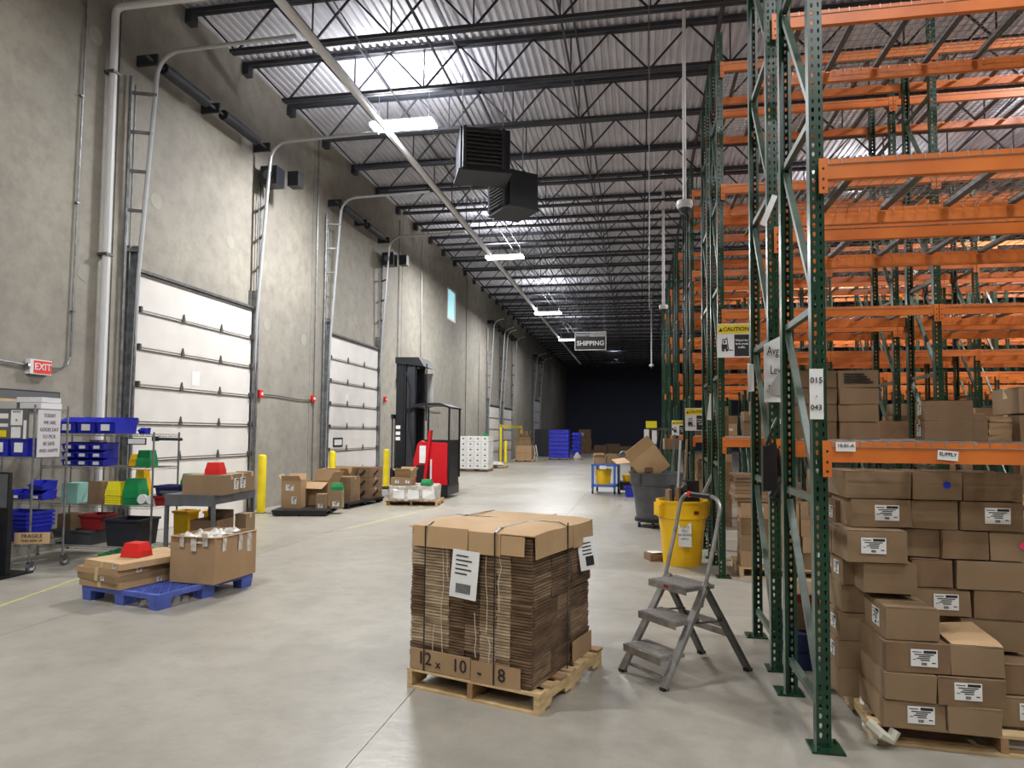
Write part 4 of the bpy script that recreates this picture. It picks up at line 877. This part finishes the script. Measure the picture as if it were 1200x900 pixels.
MB().tube([(.24,.1,3.3),(.4,.0,2.9),(.38,0,2.0),(.5,0,1.2)],.018,6).build('hose',M['black'],t)
body=MB().prism([(.51,.35),(1.42,.35),(1.42,1.42),(.75,1.45),(.70,1.48),(.62,1.4),(.52,1.0)],.02,1.08,'y').build('body',RT,t)
Box(.6,.95,.005,.02,.3,.85).build('side_panel',M['black'],t); Box(.68,.85,.0,.005,.9,1.35).build('notice_sheet',M['whitep'],t)
MB().bar((.86,-.01,.5),(.98,-.01,1.75),.07,.16,upv=(0,1,0)).build('entry_post',RT,t); Box(.98,1.02,-.02,.0,.5,1.0).build('white_lettering',M['white'],t)
Box(1.36,1.46,.1,1.0,.3,1.5).build('rear_pad',M['black'],t); Box(.51,1.45,.0,1.1,.08,.35).build('chassis',B,t)
Box(.62,1.42,.3,1.05,1.42,1.5).build('dash',M['black'],t)
MB().prism([(.3,2.33),(.7,2.46),(1.2,2.46),(1.5,2.36),(1.5,2.31),(1.2,2.40),(.7,2.40),(.3,2.28)],.0,1.1,'y').build('overhead_guard',B,t)
for x,y in ((1.46,.02),(1.46,1.06),(.9,.02)): MB().tube([(x,y,.5 if x>1 else 1.4),(x,y,2.36)],.028,8).build('guard_post',B,t)
for y in (.05,.95): Box(-.75,.3,y,y+.12,.05,.17).build('outrigger',M['lgrey'],t); 
for y in (.11,1.01):
    for x in (-.62,-.42): MB().tube([(x,y-.04,.0605),(x,y+.04,.0605)],.06,12).build('load_wheel',M['black'],t)
for x in (.55,1.3): MB().tube([(x,.1,.13),(x,.24,.13)],.13,16).build('drive_wheel',M['black'],t)
for y in (.3,.75): MB().box(-1.0,-.12,y,y+.1,.18,.21).box(-.12,-.08,y,y+.1,.18,.8).build('fork',B,t)
for y in (.12,.34,.56,.78,1.0): Box(-.14,-.1,y,y+.035,.75,2.1).build('load_backrest_bar',M['galvd'],t)
MB().box(-.15,-.09,.1,1.05,2.05,2.16).box(-.15,-.06,.1,1.05,.3,.75).box(-.06,0,.3,.85,.5,.9).build('carriage',B,t)
for k,z in enumerate((1.78,1.62,1.48)): Box(.01,.13,.045,.05,z,z+.09).build('decal',M['whitep'],t)
# ------------------------------------------------------------ far pallets along the wall
wood_pallet('dark pallet under the block of white cartons down the aisle',1.3,1.05,(-7.7,29.1,0),0,.12,m='wood2')
for z in range(6):
    for x in range(4):
        for y in range(2 if z==5 else 1):
            c=thing('white_carton','small white carton in the wrapped block beyond the reach truck','carton',(-7.53+x*.325,29.3+y*.5,.122+z*.238),0,'white cartons in the block down the aisle')
            Box(-.158,.158,-.24,.24,0,.232,.003).build('body',M['whitep'],c); Box(-.04,.04,-.244,-.24,.1,.15).build('print',M['ink'],c)
    for y in (1,):
        c=thing('white_carton','small white carton in the back row of the wrapped block','carton',(-6.555,29.8,.122+z*.238),0,'white cartons at the back of the block') if z<5 else None
        if c: Box(-.158,.158,-.24,.24,0,.232,.003).build('body',M['whitep'],c)
tub('small green tub on the right end of the white carton block',.25,.25,.12,(-6.6,29.4,1.555),0,'greenp')
wood_pallet('low pallet with film scraps right of the white carton block',1.1,1.0,(-7.35,32.0,0),0,.12); tag(MB().lathe([(.2,0),(.5,.05),(.42,.14),(.1,.2)],12,(-6.85,32.5,.12)).build('film_heap',M['film']),'heap of clear film on the low pallet right of the white block','plastic film')
wood_pallet('distant pallet under two brown cartons by the far dock doors',1.1,1.0,(-7.15,39.6,0),0,.12)
for k in range(2): carton('large brown carton on the distant pallet, '+('lower','upper')[k],.95,.9,.42,(-6.62,40.1,.122+k*.424),0,'card')
open_carton('brown open crate of scrap wood on the two distant cartons',.9,.8,.3,(-6.65,40.1,.972),0,'cardk',(10,None,20,20),.2)
mb=MB()
for k in range(24): a=(-6.65+rnd.uniform(-.35,.35),40.1+rnd.uniform(-.3,.3),1.05); mb.bar(a,(a[0]+rnd.uniform(-.2,.2),a[1]+rnd.uniform(-.2,.2),rnd.uniform(1.5,2.0)),.05,.05)
tag(mb.build('scrap_wood',M['cardk']),'scrap sticks heaped over the distant cartons','scrap',kind='stuff')
t=thing('film_sheet','loose clear film hanging from the right side of the distant cartons','plastic film',(-6.05,40.0,0)); MB().tube([(0,0,.12),(.08,-.1,.5),(.0,-.1,.95)],.05,6,r1=.02).build('film_strand',M['film'],t); MB().tube([(.12,.1,.05),(.2,0,.4),(.1,.0,1.0)],.04,6).build('film_strand',M['film'],t)
t=thing('dock_barrier','yellow barrier arm across the distant white dock panels','barrier',(-7.3,36.2,0)); Box(0,.06,0,6.6,2.0,2.12).build('arm',M['yellow'],t)
for y in (0,6.5): Box(-.05,.05,y,y+.1,0,2.15).build('upright',M['yellow'],t)
wood_pallet('distant pallet under the blue film-wrapped block',1.35,1.2,(-5.65,43.2,0),0,.13)
t=thing('blue_wrapped_block','tall block wrapped in bright blue film at the end of the lit aisle','wrapped goods',(-4.97,43.9,.132))
for k in range(7): MB().hexa([(-.6,-.56,.26*k),(.6,-.56,.26*k),(.6,.56,.26*k),(-.6,.56,.26*k)],[(-.64,-.6,.26*k+.22),(.64,-.6,.26*k+.24),(.64,.6,.26*k+.24),(-.64,.6,.26*k+.22)]).build('wrapped_layer',M['wrap'],t)
t=thing('blue_wrapped_block','narrower second block in blue and clear film right of the tall blue one','wrapped goods',(-4.0,45.2,0))
for k in range(7): MB().lathe([(.28,.25*k+.02),(.34,.25*k+.12),(.27,.25*k+.25)],8).build('wrapped_layer',M['wrap'],t)
t=thing('fallen_film','white bunch of film on the floor right of the blue block','plastic film',(-3.85,44.0,0)); MB().lathe([(.25,0),(.3,.15),(.12,.4),(.03,.5)],9).build('bunch',M['film'],t)
for i,(x,y,w_,h) in enumerate(((-4.55,59,1.2,1.25),(-3.2,60,1.1,.7),(-2.2,61,1.2,.8),(-1,61,1.3,.6),(-6.8,50,1.3,2.0),(1,60,1.2,.7))):
    carton('large dark carton standing in the unlit far end, '+('below the one with a white label','second from left','third from left','fourth from left','tall and nearest the wall','rightmost')[i],w_,1,h,(x,y,0),0,'dark' if i==4 else 'cardk')  # tall carton near the wall: far-end shade put into its colour
carton('large dark carton with white label in the unlit far end',1.0,1,.8,(-4.5,59,1.255),0,'cardk',lab=[('f',-.2,.4,.25,.25)])
# ------------------------------------------------------------ blue cart with bucket, dolly and tote
t=thing('utility_cart','blue steel cart holding a yellow bucket and small cartons mid aisle','cart',(-1.3,19.5,0),R(-6)); CB=M['cartblue']
for x in (0,.62):
    for y in (0,.8): Box(x,x+.06,y,y+.06,.14,.84).build('post',CB,t); MB().tube([(x+.01,y+.03,.0705),(x+.05,y+.03,.0705)],.07,12).build('wheel',M['black'],t)
Box(0,.68,0,.86,.2,.26).build('lower_shelf',CB,t); Box(-.01,.69,-.01,.87,.78,.84).build('top_shelf',CB,t); Box(.24,.42,-.016,-.01,.7,.8).build('tag_sheet',M['whitep'],t)
MB().tube([(.68,.3,.84),(.72,.3,1.0),(.72,.6,1.0),(.68,.6,.84)],.014,8).build('handle',M['galv'],t)
t=thing('yellow_bucket','yellow bucket inside the blue cart','bucket',(-.98,19.8,.262)); MB().lathe([(.19,0),(.23,.4),(.24,.41),(.24,.43),(.21,.43),(.18,.02)],20).build('pail',M['yelbin'],t,True); MB().tube([(.235*math.cos(a),-.0+.05*math.sin(a)-.18,.4-.22*math.sin(a)) for a in (0,.5,1,1.57,2.1,2.6,3.14)],.006,5).build('bail',M['galv'],t)
open_carton('left small open carton on top of the blue cart',.33,.3,.2,(-1.1,19.8,.842),R(8),'card',(50,20,40,60),.1); open_carton('right small open carton on top of the blue cart',.32,.3,.2,(-.74,19.85,.842),R(-5),'card2',(10,5,None,None),.08)
t=thing('hand_truck','chrome hoop-handled dolly with a yellow pail right of the blue cart','dolly',(-.52,19.6,0))
MB().tube([(0,.0,.1),(0,.05,1.1)]+[(.1-.1*math.cos(a),.06,1.1+.1*math.sin(a)) for a in (.5,1.0,1.57)]+[(.34+.1*math.sin(a),.06,1.1+.1*math.cos(a)) for a in (.2,.8,1.57)]+[(.44,.05,1.1),(.44,0,.1)],.018,8).build('handle',M['galv'],t,True)
Box(-.02,.46,.06,.7,.3,.34).build('platform',M['black'],t); Box(.0,.44,.1,.66,.1,.3).build('frame',M['dark'],t)
for x in (.0,.42): MB().tube([(x-.02,.1,.0705),(x+.02,.1,.0705)],.07,12).build('wheel',M['black'],t)
MB().lathe([(.1,0),(.14,.2),(.12,.2)],14).build('pail',M['yelbin'],t,loc=(.2,.35,.34))
tote('bright blue tote on the floor right of the cart',.4,.5,.27,(-.14,19.0,0),R(-4),'blue')
# ------------------------------------------------------------ grey tilt bin with tumbling cartons
def round_bin(label,loc,r0,r1,h,m,rz=0,dolly=False,seg=28,cat='waste bin'):
    t=thing('round_bin',label,cat,loc,rz); zb=.16 if dolly else 0
    MB().lathe([(r0*.5,zb),(r0,zb),(r0+(r1-r0)*.72,zb+(h-zb)*.72),(r1*1.02,zb+(h-zb)*.73),(r1*1.03,h-.03),(r1*1.08,h-.028),(r1*1.08,h),(r1*.98,h),(r1*.95,h-.3),(r0*.9,zb+.03)],seg).build('body',M[m],t,True)
    for k in range(2):
        a=R(215 if k==0 else 35); hd=MB().box(-.09,.09,0,.05,h-.2,h-.03).box(-.07,.07,.05,.06,h-.17,h-.06).build('handle',M[m],t); hd.location=(r1*1.0*math.cos(a),r1*1.0*math.sin(a),0); hd.rotation_euler=(0,0,a-math.pi/2)
    if dolly:
        MB().lathe([(r0*1.1,.1),(r0*1.1,.16),(r0*.3,.16)],20).build('dolly_ring',M['black'],t)
        for a in (R(200),R(250),R(310),R(90)): MB().tube([(r0*math.cos(a)-.02,r0*math.sin(a),.0455),(r0*math.cos(a)+.02,r0*math.sin(a),.0455)],.045,12).build('caster',M['black'],t)
    return t
rb=round_bin('large grey wheeled waste bin overflowing with cartons left of the racks',(.33,13.0,0),.36,.47,1.0,'grey',R(10),True)
t=open_carton('big tilted open carton tumbling out of the grey bin',.55,.5,.5,(.30,12.95,1.0),0,'card3',(20,None,60,None),.24); t.rotation_euler=(R(10),R(-38),R(8))
carton('small brown carton above the tilted one in the grey bin',.3,.3,.2,(.62,13.1,1.42),R(5),'cardk'); carton('dark flat carton stuffed in the left of the grey bin',.4,.3,.08,(.1,12.8,1.02),R(-20),'cardk')
t=thing('cleaning_post','grey post with hi-vis vest, white sheets and hung tools behind the grey bin','tool post',(.22,14.5,0))
Box(-.03,.03,-.03,.03,.0,1.95).build('post',M['steel'],t); Box(-.03,.5,-.02,.02,1.78,1.83).build('arm',M['galvd'],t); Box(-.06,.16,-.06,.06,1.83,1.97).build('vest',M['yelp'],t); Box(-.1,.0,-.05,-.045,1.55,1.8).build('sheet',M['whitep'],t); Box(.06,.16,-.05,-.045,1.5,1.78).build('sheet',M['whitep'],t)
MB().lathe([(.08,0),(.08,.18),(.03,.2)],12).build('roll',M['lgrey'],t,loc=(.12,-.1,1.2)); Box(-.16,-.04,-.08,-.04,.9,1.25).build('vest',M['yelp'],t)
for k in range(4): MB().tube([(.2+.07*k,-.03,1.78),(.12+.1*k,-.06,1.3)],.01,5).build('hung_tool',M['galvd'],t)
for i,(x,y,z0,z1,dx,m_) in enumerate(((.55,12.2,.02,1.7,.08,'galvd'),(.62,12.0,.02,1.6,.1,'lgrey'),(.70,11.6,.02,1.62,.1,'card2'))):
    tag(MB().tube([(x,y,z0),(x+dx,y+.15,z1)],.018,6).build('broom_handle',M[m_]),('grey','pale','wooden')[i]+' pole leaning at the rack end behind the yellow bin, '+('leftmost','middle','rightmost')[i]+' of three','pole')
t=thing('angle_iron','long pale angle bar leaning diagonally behind the yellow bin','metal bar',(0,0,0)); MB().bar((.78,10.0,.62),(1.12,9.55,1.45),.045,.012).bar((.78,10.0,.62),(1.12,9.55,1.45),.012,.045).build('bar',M['lgrey'],t)
# ------------------------------------------------------------ yellow bin
yb=round_bin('yellow round waste bin with white notice, full of scrap, beside the racks',(.57,9.35,0),.245,.315,.84,'yelbin',R(-8))
t=yb; Box(-.08,.08,-.004,0,-.15,.15).build('notice',M['whitep'],t,loc=(.06,-.298,.42)).rotation_euler=(R(-7),0,R(8))
for k,s in enumerate(('PLASTIC','ONLY','NO WOOD','ONLY')): text(s,.034,M['ink'],t,(.06,-.31-.006*(1-k*.3),.52-.05*k),(R(83),0,R(8)))
Box(-.035,.035,-.004,0,-.022,.022).build('red_badge',M['redd'],t,loc=(.2,-.268,.70)).rotation_euler=(0,0,R(38))
for i in range(9):
    a=rnd.uniform(0,6.28); q=.18*rnd.random(); carton('scrap piece of dark carton sticking out of the yellow bin, '+('nearest','left','right','back','middle','far left','far right','topmost','lowest')[i]+' one',rnd.uniform(.1,.2),.05,rnd.uniform(.2,.34),(.57+q*math.cos(a),9.35+q*math.sin(a),.76),rnd.uniform(0,3),('dark','cardk','black','card2')[i%4],tape=False,cat='scrap',j=.01,group='scrap in the yellow bin')
t=thing('scrap_tray','small brown carton scrap on the floor left of the yellow bin','scrap',(.22,9.55,0),R(20)); Box(-.1,.1,-.12,.12,0,.1,.012).build('tray',M['cardk'],t); Box(-.07,.08,-.1,.1,.1,.11,.01).build('paper',M['whitep'],t)
# ------------------------------------------------------------ goods in the racks
t=thing('hanging_harness','black harness and straps hung between the two nearest frames','harness',(.93,5.22,1.3))
Box(-.05,.05,-.05,-.01,0,.33,.01).build('pouch',M['black'],t); MB().tube([(-.02,-.03,.33),(.02,-.05,.45),(.06,0,.52)],.012,6).build('strap',M['black'],t); MB().tube([(.05,0,.3),(.1,.08,.1),(.02,.05,-.05)],.025,6).build('strap',M['black'],t)
for s in (0,1): 
    t=thing('plastic_pallet',('lower','upper')[s]+' dark blue plastic pallet on the floor under the nearest rack pair','pallet',(1.12,5.33,.0+s*.13)); Box(0,.9,0,.75,.09,.125).build('deck',M['blued'],t)
    for x in (0,.4,.78):
        for y in (0,.3,.63): Box(x,x+.12,y,y+.12,0,.09).build('foot',M['blued'],t)
carton('red and brown carton on the dark blue pallets behind the nearest post',.4,.5,.26,(1.36,5.7,.257),0,'cardk',tape=False); Box(-.2,.2,-.254,-.25,.2,.26).build('red_edge',M['redd'],bpy.data.objects[[o.name for o in bpy.data.objects if o.get('label','').startswith('red and brown')][0]])
wood_pallet('pale pallet under brown cartons on the floor of the second rack pair',1.05,.8,(1.2,8.6,0),0,.12)
NM=('bottom','second','third','fourth','top'); cc=0
for r_ in range(4):
    for c_ in range(3): carton('brown carton on the floor pallet of the second rack pair, '+NM[r_]+' layer, '+('left','middle','right')[c_]+' column',.33,.36,.19,(1.38+c_*.34+rnd.uniform(-.01,.01),8.8,.122+r_*.193),R(rnd.uniform(-3,3)),('card','card2','cardk','card')[(r_+c_)%4],lab=[('f',.05,.1,.08,.1)] if (r_+c_)%3==0 else None)
for r_ in range(7): carton('flat carton in the stack under the first beam of the second pair, '+('1st','2nd','3rd','4th','5th','6th','7th')[r_]+' from below',.7,.5,.045,(1.5,8.85,.9+r_*.047),R(rnd.uniform(-4,4)),('cardk','card2')[r_%2],tape=False,group='flat cartons under the second pair beam')
# scattered small goods along first-level shelves of the farther rows; each carton its own thing
rowname=('front row of the second pair','rear row of the second pair','front row of the third pair','rear row of the third pair','front row of the fourth pair','rear row of the fourth pair')
small={}
def quick_carton(label,x,y,z,w_,d_,h,m,group):
    key=(round(w_,1),round(h,1),m)
    t=thing('carton',label,'carton',(x,y,z),R(rnd.uniform(-3,3)),group)
    if key not in small:
        W,D,H=key[0]/2,.18,key[1]
        small[key]=(Box(-W,W,-D,D,0,H-.004,.004).mesh('body',M[m]),MB().box(-W,W,-D,-.003,H-.004,H).box(-W,W,.003,D,H-.004,H).mesh('top_flap',M[m]),Box(-.05,.05,-D-.006,-D-.0045,H*.4,H*.4+.06).mesh('shipping_label',M['whitep']))
    for q,me in enumerate(small[key]):
        if q<2 or rnd.random()<.35: ob(('body','top_flap','shipping_label')[q],me,t)
NUM=('first','second','third','fourth','fifth','sixth','seventh','eighth','ninth','tenth','eleventh','twelfth','thirteenth','fourteenth','fifteenth','sixteenth','seventeenth','eighteenth','nineteenth','twentieth')
for ri,(y,zl,nb) in enumerate(((8.85,ZL,5),(10.05,ZL,5),(13.35,ZL,6),(14.6,ZL,6),(17.85,ZL,7),(19.1,ZL,7))):
    x=1.2+rnd.uniform(0,.4); k=0
    while x<1+nb*2.4-.4 and k<20 and x<y*1.15+1:
        w_=rnd.choice((.3,.4,.5)); hh=rnd.choice((.2,.3,.4)); m_=rnd.choice(('card','card2','card3','cardk'))
        if abs((x-1)%2.4)>.25 and abs((x+w_-1)%2.4)>.1:
            quick_carton('%s brown carton from the aisle on the lowest shelf, %s'%(NUM[k],rowname[ri]),x+w_/2,y,zl,w_,.36,hh,m_,'cartons on the lowest shelves')
            if rnd.random()<.4: quick_carton('small carton stacked on the %s carton of the %s'%(NUM[k],rowname[ri]),x+w_/2,y,zl+hh+.001,w_,.36,.2,rnd.choice(('card','card2')),'cartons on the lowest shelves')
            k+=1
        x+=w_+rnd.choice((.03,.06,.3,.7))
for ri,(y,nb) in enumerate(((8.95,5),(13.4,5),(14.7,5),(17.9,6))):
    x=3.6 if ri==0 else 1.2; k=0
    while x<1+nb*2.4 and k<8:
        if abs((x-1)%2.4)<1.4:
            for zz in range(rnd.choice((1,2,3))):
                quick_carton('%s floor carton from the aisle, layer %s, %s'%(NUM[k],NUM[zz],('second pair front','third pair front','third pair rear','fourth pair front')[ri]),x+.25,y,.001+zz*.401,.5,.36,.4,rnd.choice(('card','card2','cardk')),'cartons on the floor under the racks')
            k+=1
        x+=rnd.choice((.6,.9))
